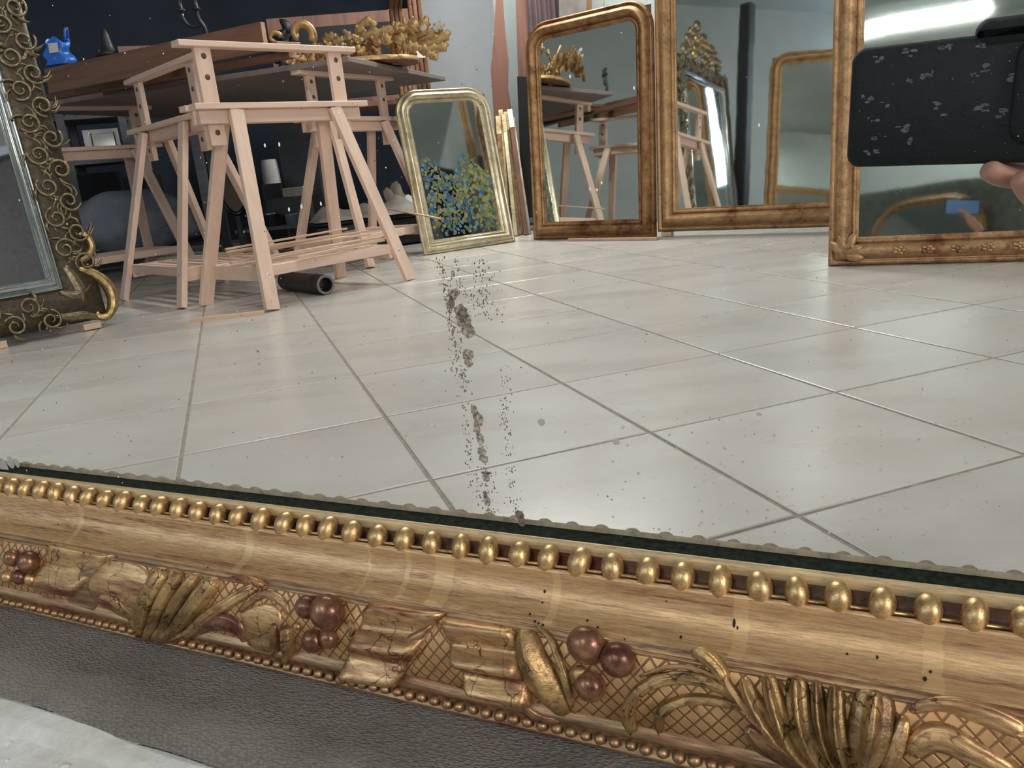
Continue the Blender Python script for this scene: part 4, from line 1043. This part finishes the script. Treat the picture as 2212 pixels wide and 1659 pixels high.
p = shelfp(200, 350, .4325); upbox('black_box', 'black box on the middle shelf', 'box', p, (.26, .2, .16), 'black_gloss', .3)
p = shelfp(300, 350, .4325, .05); upbox('dark_tool_case', 'dark tool case on the middle shelf, right of the black box', 'case', p, (.22, .2, .12), 'black', .3)
p = shelfp(150, 480, .1125, .12); upbox('grey_board', 'grey board standing on the lowest shelf behind the ornate mirror edge', 'board', p, (.15, .02, .27), 'grey_sack', .3)
p = shelfp(222, 480, .1125); ct = thing('crate', 'pale printed crate on the lowest shelf', 'crate', basis((cos(.3), sin(.3), 0), (-sin(.3), cos(.3), 0), Z, p))
a = MB(); a.box((0, 0, .075), (1, 0, 0), (0, 1, 0), Z, .25, .2, .15, .006); obj('crate_body', a, MAT['pale_pink'], ct)
a = MB(); a.tube([V((.02 * cos(t / 16 * 6.283), -.101, .085 + .02 * sin(t / 16 * 6.283))) for t in range(17)], .003, 6, cap=False); obj('printed_ring', a, MAT['black'], ct)
a = MB(); a.prism([(-.13, -.105), (.13, -.105), (.115, .1), (-.115, .1)], .15, .162); obj('crate_lid', a, MAT['pale_pink'], ct)
p = shelfp(232, 430, .2745); upbox('white_frame_slat', 'white painted slat standing behind the crate', 'slat', V((p.x, p.y + .06, .2750)), (.035, .012, .14), 'white_paint', .3)
o = bpy.data.objects['white_frame_slat']; o.location.z = .2745
# grey sack on a low bench
p = at(372, 560, 0); lb = thing('low_bench', 'low dark bench carrying the grey sack', 'bench', M.Translation((-2.12, 4.97, 0)) @ M.Rotation(.2, 4, 'Z'))
a = MB(); a.box((0, 0, .10), (1, 0, 0), (0, 1, 0), Z, .85, .4, .03, .003); obj('bench_top', a, MAT['shelfwood'], lb)
for sx in (-.38, .38):
    a = MB(); a.box((sx, 0, .0425), (0, 1, 0), (1, 0, 0), Z, .36, .05, .085, .003); obj('bench_leg', a, MAT['shelfwood'], lb)
a = MB()
def sack(s, t):
    an = 2 * pi * s; r = sin(pi * (.02 + .96 * t)) ** .55; x = .34 * cos(pi * t) ; 
    hh = .17 * (.75 + .35 * sin(pi * t * .9 + .6)); w_ = 1 + .05 * sin(an * 5 + t * 9) + .04 * sin(t * 23)
    return V((-x, .16 * r * cos(an) * w_, max(.0, hh * .95 + hh * r * sin(an) * w_)))
a.grid(sack, 36, 26); o = obj('grey_sack', a, MAT['grey_sack']); o.matrix_world = M.Translation((-2.12, 4.95, .115)) @ M.Rotation(.2, 4, 'Z'); tag(o, 'big slumped grey sack under the table, behind the trestle legs', 'sack')
# round black-framed mirror and pots on a low shelf
ls = thing('low_shelf', 'low dark shelf between the trestle legs, holding tins', 'shelf', M.Translation((-1.25, 5.15, 0)))
a = MB(); a.box((0, 0, .16), (1, 0, 0), (0, 1, 0), Z, .66, .32, .022, .002); obj('shelf_board', a, MAT['shelfwood'], ls)
for sx in (-.29, .29):
    a = MB(); a.box((sx, 0, .0745), (0, 1, 0), (1, 0, 0), Z, .3, .03, .149, .002); obj('support', a, MAT['shelfwood'], ls)
def tin(x, r, h, mat, label, name='tin', dy=-.08):
    p = on(x, 470, (-1.42, 5.15 + dy, 0), (0, -1, 0)); a = MB(); a.lathe([(r, 0), (r, h * .94), (r * 1.04, h * .95), (r * 1.04, h)], (0, 0, 0), 18); o = obj(name, a, MAT[mat]); o.location = (p.x, p.y, .171); tag(o, label, 'tin')
    k = MB(); k.lathe([(r * .9, h), (r * .9, h + .004)], (0, 0, 0), 18); obj('lid', k, MAT['silver'], o); return o
tin(585, .040, .075, 'silver', 'shiny pale tin on the low shelf, left one')
tin(632, .045, .060, 'grey_sack', 'grey squat tin on the low shelf, right of the shiny tin')
tin(560, .030, .15, 'black', 'tall black bottle-like tin at the left of the low shelf', dy=.06)
upbox('dark_crate', 'dark crate on the low shelf behind the tins', 'crate', (-1.30, 5.22, .171), (.30, .14, .16), 'black')
jp = upbox('lime_box', 'olive green box on top of the dark crate', 'box', (-1.22, 5.22, .331), (.16, .10, .055), 'grout')
jb = PL(571, 398, 5.25); 
pot = MB(); pot.grid(lambda s, t: V((.055 * cos(6.283 * s) * (1 - .15 * t * t) * (1 + .05 * sin(s * 30)), .045 * sin(6.283 * s), .15 * t)), 30, 8)
pot.prism([(.045 * cos(t), .038 * sin(t)) for t in [k * .6283 for k in range(10)]], .149, .151)
st = upbox('tall_stand', 'narrow black stand under the white paper lantern', 'stand', (jb.x, 5.44, 0), (.12, .10, jb.z), 'black')
o = obj('paper_lantern', pot, MAT['white_paint']); o.location = (jb.x, 5.44, jb.z); tag(o, 'white paper lantern glimpsed behind the nearest trestle leg', 'lantern')
om = thing('oval_mirror', 'small oval mirror with a black rim behind the nearest trestle legs', 'mirror', basis((.95, .3, 0), (-.1, .3, .95), V((.95, .3, 0)).cross(V((-.1, .3, .95))), PL(508, 440, 5.0) - V((0, 0, 0))))
om.location.z = .42
a = MB(); N_ = 28; a.tube([V((.075 * cos(6.2832 * k / N_), .16 * sin(6.2832 * k / N_), 0)) for k in range(N_ + 1)], .014, 8, cap=False); obj('rim', a, MAT['black_gloss'], om)
a = MB(); a.add([V((.073 * cos(6.2832 * k / N_), .157 * sin(6.2832 * k / N_), 0)) for k in range(N_)], [tuple(range(N_))]); obj('mirror_glass', a, MAT['pane'], om)
a = MB(); a.bar((0, -.17, -.01), (0, -.42, -.12), (1, 0, 0), .03, .02); obj('prop', a, MAT['black'], om)
# black box with crumpled white cloth
bp = at(790, 540, 0); bk = thing('black_case', 'long black case on the floor under the far trestle, white cloth on top', 'case', basis((.93, .36, 0), (-.36, .93, 0), Z, (bp.x + .02, bp.y + .12, 0)))
a = MB(); a.box((0, 0, .085), (1, 0, 0), (0, 1, 0), Z, .66, .30, .15, .008); obj('case_body', a, MAT['black'], bk)
a = MB(); a.box((0, 0, .170), (1, 0, 0), (0, 1, 0), Z, .68, .32, .02, .006); obj('case_lid', a, MAT['black_gloss'], bk)
for sx in (-.28, .28):
    a = MB(); a.box((sx, 0, .005), (1, 0, 0), (0, 1, 0), Z, .05, .26, .01); obj('case_foot', a, MAT['black'], bk)
random.seed(11)
bumps_ = [(random.uniform(-.3, .3), random.uniform(-.12, .12), random.uniform(.03, .08), random.uniform(.008, .03)) for _ in range(26)]
def clo(s, t):
    x, y = -.33 + .66 * s, -.16 + .32 * t
    z = .182 + .018 + sum(h * math.exp(-((x - a_) ** 2 + (y - b_) ** 2) / (r * r)) for a_, b_, r, h in bumps_)
    z += .055 * math.exp(-((x - .17) ** 2 + (y + .02) ** 2) / .009)
    e = min(s, 1 - s, t, 1 - t); z = z if e > .03 else .183
    return V((x, y, z))
a = MB(); a.grid(clo, 44, 26); o = obj('crumpled_cloth', a, MAT['linen']); o.matrix_world = bk.matrix_world.copy(); tag(o, 'crumpled off-white cloth heaped on the long black case', 'cloth')
a = MB()
for k in range(6):
    an = k * 1.1; both(a, [(0, 0), (.03 * cos(an), .03 + .012 * k), (.05 * cos(an + .4), .06 + .014 * k)], [.02, .026, .006], .02, lambda x, y, h: V((x + .03 * sin(k * 2.), h + .02 * cos(k), y)), n=6, m=4)
kn = obj('cloth_knot', a, MAT['linen'], o, 'knotted twist of cloth standing up'); kn.location = (.17, -.03, .235)
p0 = PL(842, 452, 4.28); p1 = PL(950, 472, 3.82)
loose_stick(p0, p1, .006, 'long pale stick poking out from the white cloth across the silver-gilt mirror', None, 'stick')

# right of the silver-gilt mirror: boards, mouldings, doorway
def plank(name, label, cat, pts, d, mat, th=.02, tilt=0.0):
    """flat board with an outline, drawn at distance d and given thickness"""
    Pp = V((0, d, 0)); N = V((-.1, -1, 0)).normalized(); S = V((.995, -.0995, 0))
    P = [on(x, y, Pp, N) for x, y in pts]
    a = MB(); f = P; bk_ = [p_ - N * th for p_ in P]; n_ = len(P)
    a.add(f + bk_, [tuple(range(n_)), tuple(range(2 * n_ - 1, n_ - 1, -1))] + [(i, n_ + i, n_ + (i + 1) % n_, (i + 1) % n_) for i in range(n_)])
    o = obj(name, a, MAT[mat]); return tag(o, label, cat)
plank('shaped_plank', 'red-brown shaped plank standing against the white wall', 'board', [(1074, -60), (1082, -60), (1090, 60), (1098, 130), (1097, 190), (1106, 250), (1112, 470), (1082, 474), (1066, 240), (1060, 150), (1066, 90)], 5.15, 'redwood')
trim = plank('trim_1', '', 'x', [(1112, -70), (1136, -70), (1168, 462), (1128, 464)], 5.02, 'redwood', .05)
for q in ('label', 'category'): del trim[q]
structure(trim, 'dark red-brown door post beside the brown-gilt mirror')
cu = MB(); ca, cb_ = PL(1140, 0, 4.95), PL(1222, 0, 4.9)
cu.grid(lambda s, t: V((ca.x + (cb_.x - ca.x) * s, ca.y + .02 * sin(s * 26) - .1 * s, 2.5 * t + .02)), 40, 6); o = obj('curtain', cu, MAT['mauve']); tag(o, 'mauve curtain hanging behind the brown-gilt mirror', 'curtain')
plank('stone_pier', 'rough stone pier above the brown-gilt mirror, right of the curtain', 'pier', [(1206, -70), (1272, -70), (1280, 470), (1216, 470)], 4.78, 'roughstone', .10)
plank('gilt_lath', 'worn gilt lath hanging above the brown-gilt mirror', 'lath', [(1268, -60), (1280, -60), (1278, 60), (1266, 60)], 4.55, 'gf3', .015)
a = MB(); a.tube([PL(1300, -60, 4.5), PL(1304, 10, 4.5), PL(1302, 60, 4.5)], .004, 6); o = obj('white_string', a, MAT['linen']); tag(o, 'white string hanging above the brown-gilt mirror', 'string')
plank('dark_case_back', 'dark grey case standing just left of the brown-gilt mirror', 'case', [(1117, 165), (1140, 166), (1152, 470), (1128, 470)], 4.90, 'black', .12)
random.seed(5)
for k in range(8):
    x0, x1 = 1066 + 7.5 * k + random.uniform(-2, 2), 1072 + 4.6 * k + random.uniform(-2, 2)
    p, q = PL(x0 + 22, 470, 4.62 + .028 * (k % 3)), PL(x1 + 3, 246 + random.uniform(-8, 10), 4.80 + .028 * (k % 3)); p.z = .004
    a = MB(); wq = random.uniform(.018, .028); a.bar(p, q, (1, 0, 0), wq, .014, .002)
    mt = ['gf2', 'strip_gold', 'redwood', 'gf1'][k % 4]
    o = obj('moulding_strip', a, MAT[mt]); tag(o, 'frame moulding strip in the upright bundle behind the silver-gilt mirror', 'moulding', 'moulding strips standing in a bundle')
    d_ = (q - p).normalized(); c_ = MB(); c_.bar(q - d_ * .10, q + d_ * .002, (1, 0, 0), wq + .004, .018, .002); obj('strip_tip', c_, MAT['silver' if k in (5, 6) else 'strip_gold'], o, 'bright metal tip')
p = at(1135, 486, 0); a = MB(); a.grid(lambda s, t: V((-.09 + .2 * s, -.05 + .1 * t, .012 + .012 * sin(s * 11 + t * 5) * sin(pi * t))), 14, 8)
o = obj('blue_cloth', a, MAT['blue_bag']); o.location = p; tag(o, 'small blue cloth on the floor left of the brown-gilt mirror', 'cloth')
a = MB(); a.lathe([(.030, 0), (.032, .005), (.032, .09), (.024, .10), (.024, .115), (.027, .118), (.027, .13)], (0, 0, 0), 16); o = obj('glass_jar', a, MAT['grey_sack']); o.location = (p.x + .02, p.y + .12, 0); tag(o, 'grey jar standing behind the small blue cloth', 'jar')
a = MB(); wp0, wp1 = at(1232, 520, .004), at(1424, 518, .004); a.bar(wp0 + V((.0, .03, .003)), wp1 + V((.0, .03, .003)), Z, .012, .03, .001); o = obj('reddish_lath', a, MAT['darkwood_end']); tag(o, 'thin reddish lath along the foot of the brown-gilt mirror', 'lath')
a = MB(); a.box((.05, -.010, .015), (1, 0, 0), (0, 1, 0), Z, .05, .020, .03, .001); o = obj('wood_wedge', a, MAT['stick']); o.matrix_world = m3.matrix_world.copy(); tag(o, 'small pale wedge under the left corner of the tall warm-gilt mirror', 'wedge')

# flowers painted on the lower half of the silver-gilt mirror's glass
for nm, c_ in (('petal_blue', (.03, .09, .17)), ('petal_light_blue', (.10, .19, .25)), ('leaf_green', (.10, .15, .06)), ('leaf_yellow', (.24, .22, .07)), ('leaf_brown', (.17, .12, .07))):
    MAT[nm] = plain(nm, c_, .5, var=.3, scale=80)
random.seed(21); groups = {k: MB() for k in ('petal_blue', 'petal_light_blue', 'leaf_green', 'leaf_yellow', 'leaf_brown')}
iw1, ih1 = .53 - .136, .81 - .136
for k in range(1000):
    x = random.uniform(.01, iw1 - .01); top = .36 + .05 * sin(x * 30) ; y = random.uniform(.01, top) ; 
    if y < .04 + random.random() * .06 and random.random() < .5: continue
    r = random.uniform(.005, .013); c = V((.068 + x, .068 + y, .0098)); n_ = random.choice((5, 6, 7)); an = random.random() * 6
    key = random.choice(['petal_blue'] * 3 + ['petal_light_blue'] * 2 + ['leaf_green'] * 3 + ['leaf_yellow'] * 2 + ['leaf_brown'])
    if x > .25 and random.random() < .5: key = random.choice(('leaf_yellow', 'leaf_green'))
    z = random.uniform(0, .0006)
    groups[key].add([c + V((r * cos(an + 6.283 * j / n_) * random.uniform(.6, 1.1), r * 1.2 * sin(an + 6.283 * j / n_) * random.uniform(.6, 1.1), z)) for j in range(n_)], [tuple(range(n_))])
for key, g_ in groups.items():
    o = obj('painted_flowers' if 'petal' in key else 'painted_leaves', g_, MAT[key], m1, {'petal_blue': 'deep blue painted petals', 'petal_light_blue': 'pale blue painted petals', 'leaf_green': 'green painted leaves', 'leaf_yellow': 'yellow painted leaves', 'leaf_brown': 'brown painted stalks'}[key], 'stuff')

# ================================================================== WEAR AND DUST ON THE GLASS OF THE LARGE MIRROR
m, nt, b = new('lifted_silvering'); v = coords(nt); n = noise(nt, v, 700, 4, .7)
nt.links.new(ramp(nt, n, [(.38, (.15, .12, .085)), (.50, (.27, .22, .17)), (.60, (.50, .45, .39))]), b.inputs['Base Color']); b.inputs['Roughness'].default_value = .7
MAT['tarnish'] = m
MAT['speck'] = plain('dark_speck', (.17, .135, .10), .8, var=.4, scale=300)
MAT['dust'] = plain('white_dust', (.85, .88, .9), .6, var=.05)
random.seed(33)
def gl(x, y):
    p = on(x, y, MN * MD, MN); return V((p.dot(MU), p.z - BZ, .0)), (on(x + 1, y, MN * MD, MN) - p).length
def fleck(mb, x, y, rx, ry, n=7, jag=.45, z=.0):
    c, s = gl(x, y); a0 = random.random() * 6; ring_ = [(1 - jag * random.random()) for _ in range(n)]
    f = [c + V((rx * s * ring_[j] * cos(a0 + 6.2832 * j / n), ry * s * ring_[j] * sin(a0 + 6.2832 * j / n), z)) for j in range(n)]
    bkk = [p_ - V((0, 0, .0002)) for p_ in f]
    mb.add(f + bkk, [tuple(range(n))] + [(j, n + j, n + (j + 1) % n, (j + 1) % n) for j in range(n)])
def patch(x, y, rx, ry, mat='tarnish', n=22, jag=.28):
    a = MB(); fleck(a, x, y, rx, ry, n, jag); return obj('tarnish_patch', a, MAT[mat], big, 'grey-brown patch of lifted silvering')
for q in ((985, 632, 11, 9), (978, 638, 9, 12), (994, 672, 15, 14), (1002, 694, 19, 20), (1012, 716, 18, 17), (1000, 680, 14, 22), (1010, 766, 15, 11), (1012, 782, 10, 12),
          (1024, 886, 9, 14), (1032, 906, 12, 17), (1030, 928, 8, 14), (1037, 948, 9, 16), (1040, 976, 10, 10), (1046, 992, 10, 9), (1050, 1030, 9, 12), (1052, 1082, 9, 14), (978, 592, 5, 8)): patch(*q)
patch(975, 653, 7, 15, 'speck'); patch(1122, 1112, 12, 10, 'speck'); patch(1127, 1126, 8, 14, 'speck'); patch(1050, 1022, 14, 3, 'speck'); patch(1048, 1070, 5, 9, 'speck')
a = MB()
def line(x0, y0, x1, y1, n, spread, r=(.7, 1.9)):
    n = int(n * .7)
    for _ in range(n):
        t = random.random(); q = random.uniform(*r); fleck(a, x0 + (x1 - x0) * t + random.gauss(0, spread), y0 + (y1 - y0) * t + random.gauss(0, 2), q, q * random.uniform(1, 2.2), 5)
line(950, 552, 972, 690, 130, 4); line(966, 600, 984, 740, 70, 7); line(972, 690, 990, 800, 80, 5); line(990, 740, 1004, 860, 60, 7); line(1004, 870, 1016, 1000, 60, 4)
line(1016, 1000, 1040, 1100, 60, 8); line(1050, 1010, 1062, 1105, 70, 8); line(1090, 860, 1110, 1110, 150, 7); line(1035, 560, 1045, 690, 170, 17, (.8, 2.0)); line(1050, 1100, 1130, 1130, 20, 8)
line(985, 560, 1000, 640, 50, 6); line(990, 790, 1010, 830, 50, 10); line(1085, 790, 1100, 860, 30, 7); line(1040, 960, 1050, 1040, 50, 7)
obj('tarnish_speck', a, MAT['speck'], big, 'fine dark specks where the silvering is worn', 'stuff')
a = MB()
for _ in range(380):
    x, y = random.uniform(0, 2212), random.uniform(100, 1230)
    if y > 1020 + x * .105: continue
    q = abs(random.gauss(0, .7)) + .6; 
    
    fleck(a, x, y, q, q, 5)
obj('fly_speck', a, MAT['speck'], big, 'scattered dark fly specks on the glass', 'stuff')
MAT['haze_spot'] = plain('greyish_tarnish_spot', (.43, .395, .35), .5, var=.15, scale=200)
a = MB()
for _ in range(90):
    x = random.uniform(1300, 2180); y = random.uniform(900, 1015 + x * .1); q = random.uniform(1.5, 4); fleck(a, x, y, q, q, 9, .3)
for q in ((1170, 912, 9, 9), (1330, 955, 9, 7), (8, 1010, 9, 12), (22, 998, 8, 10), (36, 1000, 6, 8), (1640, 895, 7, 4)): fleck(a, *q, 12, .2)
obj('tarnish_spot', a, MAT['haze_spot'], big, 'soft grey tarnish spots near the bottom of the glass', 'stuff')
a = MB()
for _ in range(120):
    x, y = random.uniform(0, 2212), random.uniform(0, 1220); q = random.uniform(.5, 1.3)
    if y > 1020 + x * .105: continue
    fleck(a, x, y, q, q * 1.3, 5, .3, .0003)
for x0, y0 in ((573, 314), (604, 312), (1290, 410), (1275, 408), (1232, 165), (1370, 190), (1300, 395), (1640, 270), (694, 440), (625, 452), (652, 446)): fleck(a, x0, y0, 2.2, 4.5, 6, .3, .0003)
obj('dust_speck', a, MAT['dust'], big, 'white dust specks on the glass', 'stuff')

# ================================================================== PHONE AND HAND (seen in the glass)
MAT['case'] = plain('black_leather_case', (.0025, .003, .0045), .7, var=.5, scale=200, bumps=.25)
MAT['case_wear'] = plain('worn_grey_scuff', (.10, .105, .11), .7, var=.4, scale=300)
MAT['screen'] = plain('phone_screen', (.05, .10, .22), .1, var=.1, emit=(.22, .36, .62), es=.32)
MAT['lens'] = plain('lens_glass', (.01, .01, .02), .05)
MAT['skin'] = plain('skin', (.46, .24, .17), .5, var=.12, scale=60)
MAT['sleeve'] = plain('dark_sleeve', (.018, .018, .022), .9, var=.3, scale=60)
PC = on(2160, 214, MN * .555, MN)
yaw = M.Rotation(R(-15), 3, 'Z'); px_ = (yaw @ MU).normalized(); pz_ = V((px_.y, -px_.x, 0)); py_ = V((0, 0, 1))
rl = M.Rotation(R(-2.5), 3, pz_); px_ = rl @ px_; py_ = rl @ py_
ph = thing('phone', 'black phone in a scuffed leather case held up at the top right', 'phone', basis(px_, py_, px_.cross(py_), PC))
def rrect(w_, h_, r, n=6):
    out = []
    for cx, cy, a0 in ((w_ / 2 - r, h_ / 2 - r, 0), (-w_ / 2 + r, h_ / 2 - r, 90), (-w_ / 2 + r, -h_ / 2 + r, 180), (w_ / 2 - r, -h_ / 2 + r, 270)):
        for k in range(n + 1): an = R(a0 + 90 * k / n); out.append((cx + r * cos(an), cy + r * sin(an)))
    return out
def rslab(mb, w_, h_, r, z0, z1, c=(0, 0), e=.002):
    n = len(rrect(w_, h_, r)); vs = []
    for z, k in ((z0, -e), (z0 + e, 0), (z1 - e, 0), (z1, -e)): vs += [V((x + c[0], y + c[1], z)) for x, y in rrect(w_ + 2 * k, h_ + 2 * k, r)]
    mb.add(vs, [tuple(range(n - 1, -1, -1)), tuple(range(3 * n, 4 * n))] + [(i * n + j, i * n + (j + 1) % n, (i + 1) * n + (j + 1) % n, (i + 1) * n + j) for i in range(3) for j in range(n)], True)
a = MB(); rslab(a, .163, .070, .008, -.006, .006); obj('phone_case', a, MAT['case'], ph)
a = MB(); rslab(a, .046, .056, .010, .004, .009, (.030, .003)); obj('camera_bump', a, MAT['case'], ph)
a = MB(); rslab(a, .070, .016, .007, -.005, .007, (.020, .0350), .003); obj('folded_flap', a, MAT['case'], ph)
for cx, cy in ((.042, .022), (.042, .000), (.020, .022)):
    a = MB(); a.lathe([(.0075, 0), (.0075, .0012), (.006, .0014)], (cx, cy - .004, .0088), 18); obj('lens', a, MAT['lens'], ph)
a = MB(); rslab(a, .150, .066, .006, -.0072, -.0062, (0, 0), .0003); obj('phone_screen', a, MAT['screen'], ph)
a = MB(); random.seed(9)
def scuff(x, y, rx, ry, n=9):
    """scuff mark on the case, x y in fractions of the back"""
    ax_ = random.random() * 6; rg = [1 - .5 * random.random() for _ in range(n)]
    f = [V((x + rx * rg[j] * cos(ax_ + 6.2832 * j / n), y + ry * rg[j] * sin(ax_ + 6.2832 * j / n), .00615)) for j in range(n)]; a.add(f, [tuple(range(n))])
for x, y, k in ((-.046, .014, 3), (-.038, .016, 5), (-.008, .017, 4), (-.066, -.006, 3), (-.052, -.012, 4), (-.030, -.002, 4), (-.006, -.004, 6), (.002, -.008, 4), (-.046, -.020, 3), (-.066, -.026, 4), (-.058, .002, 2), (-.062, -.018, 3), (-.012, .014, 3), (.006, .012, 4), (-.070, .006, 3), (-.066, .028, 4), (-.05, .030, 5), (-.03, .031, 5), (-.01, .030, 4)):
    for _ in range(k): scuff(x + random.gauss(0, .0022), y + random.gauss(0, .0016), random.uniform(.0008, .0034), random.uniform(.0005, .0018))
for _ in range(60): q = random.uniform(.0002, .0005); scuff(random.uniform(-.078, .03), random.uniform(-.034, .034), q, q, 5)
obj('scuff_mark', a, MAT['case_wear'], ph, 'grey scuffs on the black case', 'stuff')
# hand: one skinned surface; fingers under and behind the lower edge of the phone
def skinned(name, verts, edges, radii, mat, parent=None, sub=2):
    me = bpy.data.meshes.new(name); me.from_pydata([tuple(v_) for v_ in verts], edges, []); me.materials.append(mat)
    o = bpy.data.objects.new(name, me); col.objects.link(o)
    if parent is not None: o.parent = parent
    md = o.modifiers.new('Skin', 'SKIN'); md.use_smooth_shade = True
    for i, r in enumerate(radii): me.skin_vertices[0].data[i].radius = (r, r) if not isinstance(r, tuple) else r; me.skin_vertices[0].data[i].use_root = (i == 0)
    sb = o.modifiers.new('Subdivision', 'SUBSURF'); sb.levels = sub; sb.render_levels = sub
    return o
VS = [(.075, -.075, -.030), (.070, -.050, -.026), (.100, -.10, -.036), (.135, -.14, -.04), (.19, -.20, -.045), (.26, -.28, -.05)]
RS = [.020, .020, .024, .023, .028, .034]; ES = [(0, 1), (0, 2), (2, 3), (3, 4), (4, 5)]
def finger(root, pts, r0):
    base = root
    for k, p_ in enumerate(pts): VS.append(p_); RS.append(r0 * (1 - .12 * k)); ES.append((base, len(VS) - 1)); base = len(VS) - 1
finger(1, [(.058, -.046, -.018), (.046, -.047, -.004), (.037, -.041, .007)], .0088)
finger(0, [(.072, -.064, -.012), (.062, -.056, .004), (.055, -.044, .011)], .0092)
finger(0, [(.088, -.068, -.010), (.082, -.058, .006), (.077, -.044, .012)], .0090)
finger(2, [(.106, -.074, -.014), (.100, -.060, .004), (.096, -.046, .011)], .0080)
finger(1, [(.048, -.036, -.034), (.030, -.024, -.022), (.018, -.018, -.014)], .0095)
hand = skinned('hand', VS, ES, RS, MAT['skin']); hand.matrix_world = ph.matrix_world @ M.Translation((-.040, .004, 0))
tag(hand, 'hand holding the black phone from below', 'hand')
a = MB(); a.tube([(.128, -.132, -.040), (.15, -.155, -.042), (.20, -.21, -.046), (.30, -.32, -.052)], [.030, .034, .042, .052], 18, cap=False); obj('sleeve', a, MAT['sleeve'], hand)

# worm holes and flaked spots in the gilded cove
def on_sec(x, y, sec):
    best = None
    for (d0, z0), (d1, z1) in zip(sec[:-1], sec[1:]):
        for k in range(6):
            t = k / 6; d = d0 + (d1 - d0) * t; z = z0 + (z1 - z0) * t
            p = on(x, y, MN * (MD - d), MN); e = abs(p.z - BZ - z)
            if best is None or e < best[0]: best = (e, V((p.dot(MU), z, d)), V((0, d1 - d0, z0 - z1)).normalized())
    return best[1], best[2]
MAT['worm'] = plain('worm_hole', (.012, .008, .006), .9)
a = MB()
for x, y, rx, ry in ((1177, 1278, 2.4, 3), (1172, 1301, 2, 2), (1145, 1328, 2.4, 2.4), (1156, 1343, 3, 2.4), (1164, 1347, 2.5, 2), (1173, 1351, 3, 2.6), (1269, 1341, 2.4, 2.4), (1291, 1355, 2.4, 2.4), (1471, 1377, 2.2, 3.4), (1586, 1346, 2.6, 7), (1593, 1356, 1.6, 3), (1350, 1387, 1.5, 1.5), (376, 1203, 1.3, 1.3), (125, 1133, 2, 2), (450, 1230, 2, 2), (1830, 1412, 2, 2), (2010, 1452, 2.4, 2.4), (1998, 1468, 3, 4), (1440, 1298, 1.4, 1.4), (1895, 1420, 2, 3)):
    c, n_ = on_sec(x, y, PROF['cove'][3:]); sK = .00019; u_ = V((1, 0, 0)); w_ = n_.cross(u_)
    a.add([c + n_ * .00025 + u_ * (rx * sK * cos(j * .785)) + w_ * (ry * sK * 1.2 * sin(j * .785)) for j in range(8)], [tuple(range(8))])
obj('worm_hole', a, MAT['worm'], big, 'small dark worm holes in the cove', 'stuff')
# mirror and post seen only in the tall warm-gilt mirror
i_, c_, o_ = reeds(.10, .045)
mirror('gilt mirror at the far left, seen only reflected in the tall warm-gilt mirror', (-1.62, .98, 0), (-2.08, 1.72, 0), .86, 1.62, 7, .10,
    [('inner_moulding', i_, 'gf3'), ('main_moulding', c_, 'gf3'), ('outer_moulding', o_, 'gf3')], 'pane', r=.05, depth=.045)
a = MB(); a.box((0, 0, 1.0), Z, (1, 0, 0), (0, 1, 0), 2.0, .12, .10, .01); o = obj('black_post', a, MAT['black']); o.location = (-2.24, 1.84, 0); o.rotation_euler = (0, 0, .9)
tag(o, 'black upright post between the two mirrors reflected in the tall warm-gilt mirror', 'post')

cb_ = thing('added_dark_cabinet', 'dark cabinet added off to the right to darken the glass of the ornate mirror', 'cabinet', M.Translation((3.45, .72, 0)))  # added out of view so the ornate mirror reflects something dark
a = MB(); a.box((0, 0, 1.05), Z, (1, 0, 0), (0, 1, 0), 2.0, .5, 1.9, .01); obj('cabinet_body', a, MAT['black'], cb_)
for k in (-1, 1):
    a = MB(); a.box((-.258, k * .47, 1.05), Z, (1, 0, 0), (0, 1, 0), 1.9, .016, .9, .004); dr = obj('cabinet_door', a, MAT['shelfwood'], cb_)
    a = MB(); a.tube([(-.285, k * .06, 1.0), (-.285, k * .06, 1.12)], .008, 8); obj('door_handle', a, MAT['silver'], dr)
a = MB(); a.box((0, 0, .025), Z, (1, 0, 0), (0, 1, 0), .05, .44, 1.8); obj('plinth', a, MAT['black'], cb_)
random.seed(3)
for k in range(7):
    y0 = .62 + .07 * k; a = MB(); a.bar((2.86 - .01 * k, y0 + random.uniform(-.03, .03), .004), (3.13, y0 + .1, 1.55 + random.uniform(-.2, .2)), (0, 1, 0), .03, .016, .002)
    o = obj('gilt_strip', a, MAT['strip_gold']); tag(o, 'gilt moulding strip leaning on the dark cabinet, seen only in the ornate mirror', 'moulding', 'gilt strips leaning on the dark cabinet')

MAT['blanket'] = plain('grey_green_blanket', (.16, .17, .145), .95, var=.3, scale=26, rnd=False, bumps=.5)
ch_ = thing('covered_chest', 'long chest under a grey-green blanket, seen only in the right-hand mirror', 'chest', M.Translation((-1.35, -1.95, 0)))
a = MB(); a.box((0, 0, .46), (1, 0, 0), (0, 1, 0), Z, 2.6, .5, .92, .02); obj('chest_body', a, MAT['shelfwood'], ch_)
a = MB()
def blk(s_, t):
    x = -1.32 + 2.64 * s_; w_ = .012 * sin(x * 17) + .008 * sin(x * 41)
    if t < .3: return V((x, -.27 + .54 * t / .3, .925 + .004 * sin(x * 30)))
    k = (t - .3) / .7; return V((x, .27 + .012 + w_ * k, .925 - .80 * k))
a.grid(blk, 60, 16); obj('blanket', a, MAT['blanket'], ch_)
i_, c_, o_ = reeds(.07, .04)
fm = mirror('small gilt mirror with arched top standing before the blanket, seen only in the right-hand mirror', (-.62, -1.42, 0), (-1.60, -1.42, 0), .95, .80, 8, .07,
    [('inner_moulding', i_, 'gf4'), ('main_moulding', c_, 'gf4'), ('outer_moulding', o_, 'gf4')], 'pane', r=.26, depth=.04, plane='pane_green')
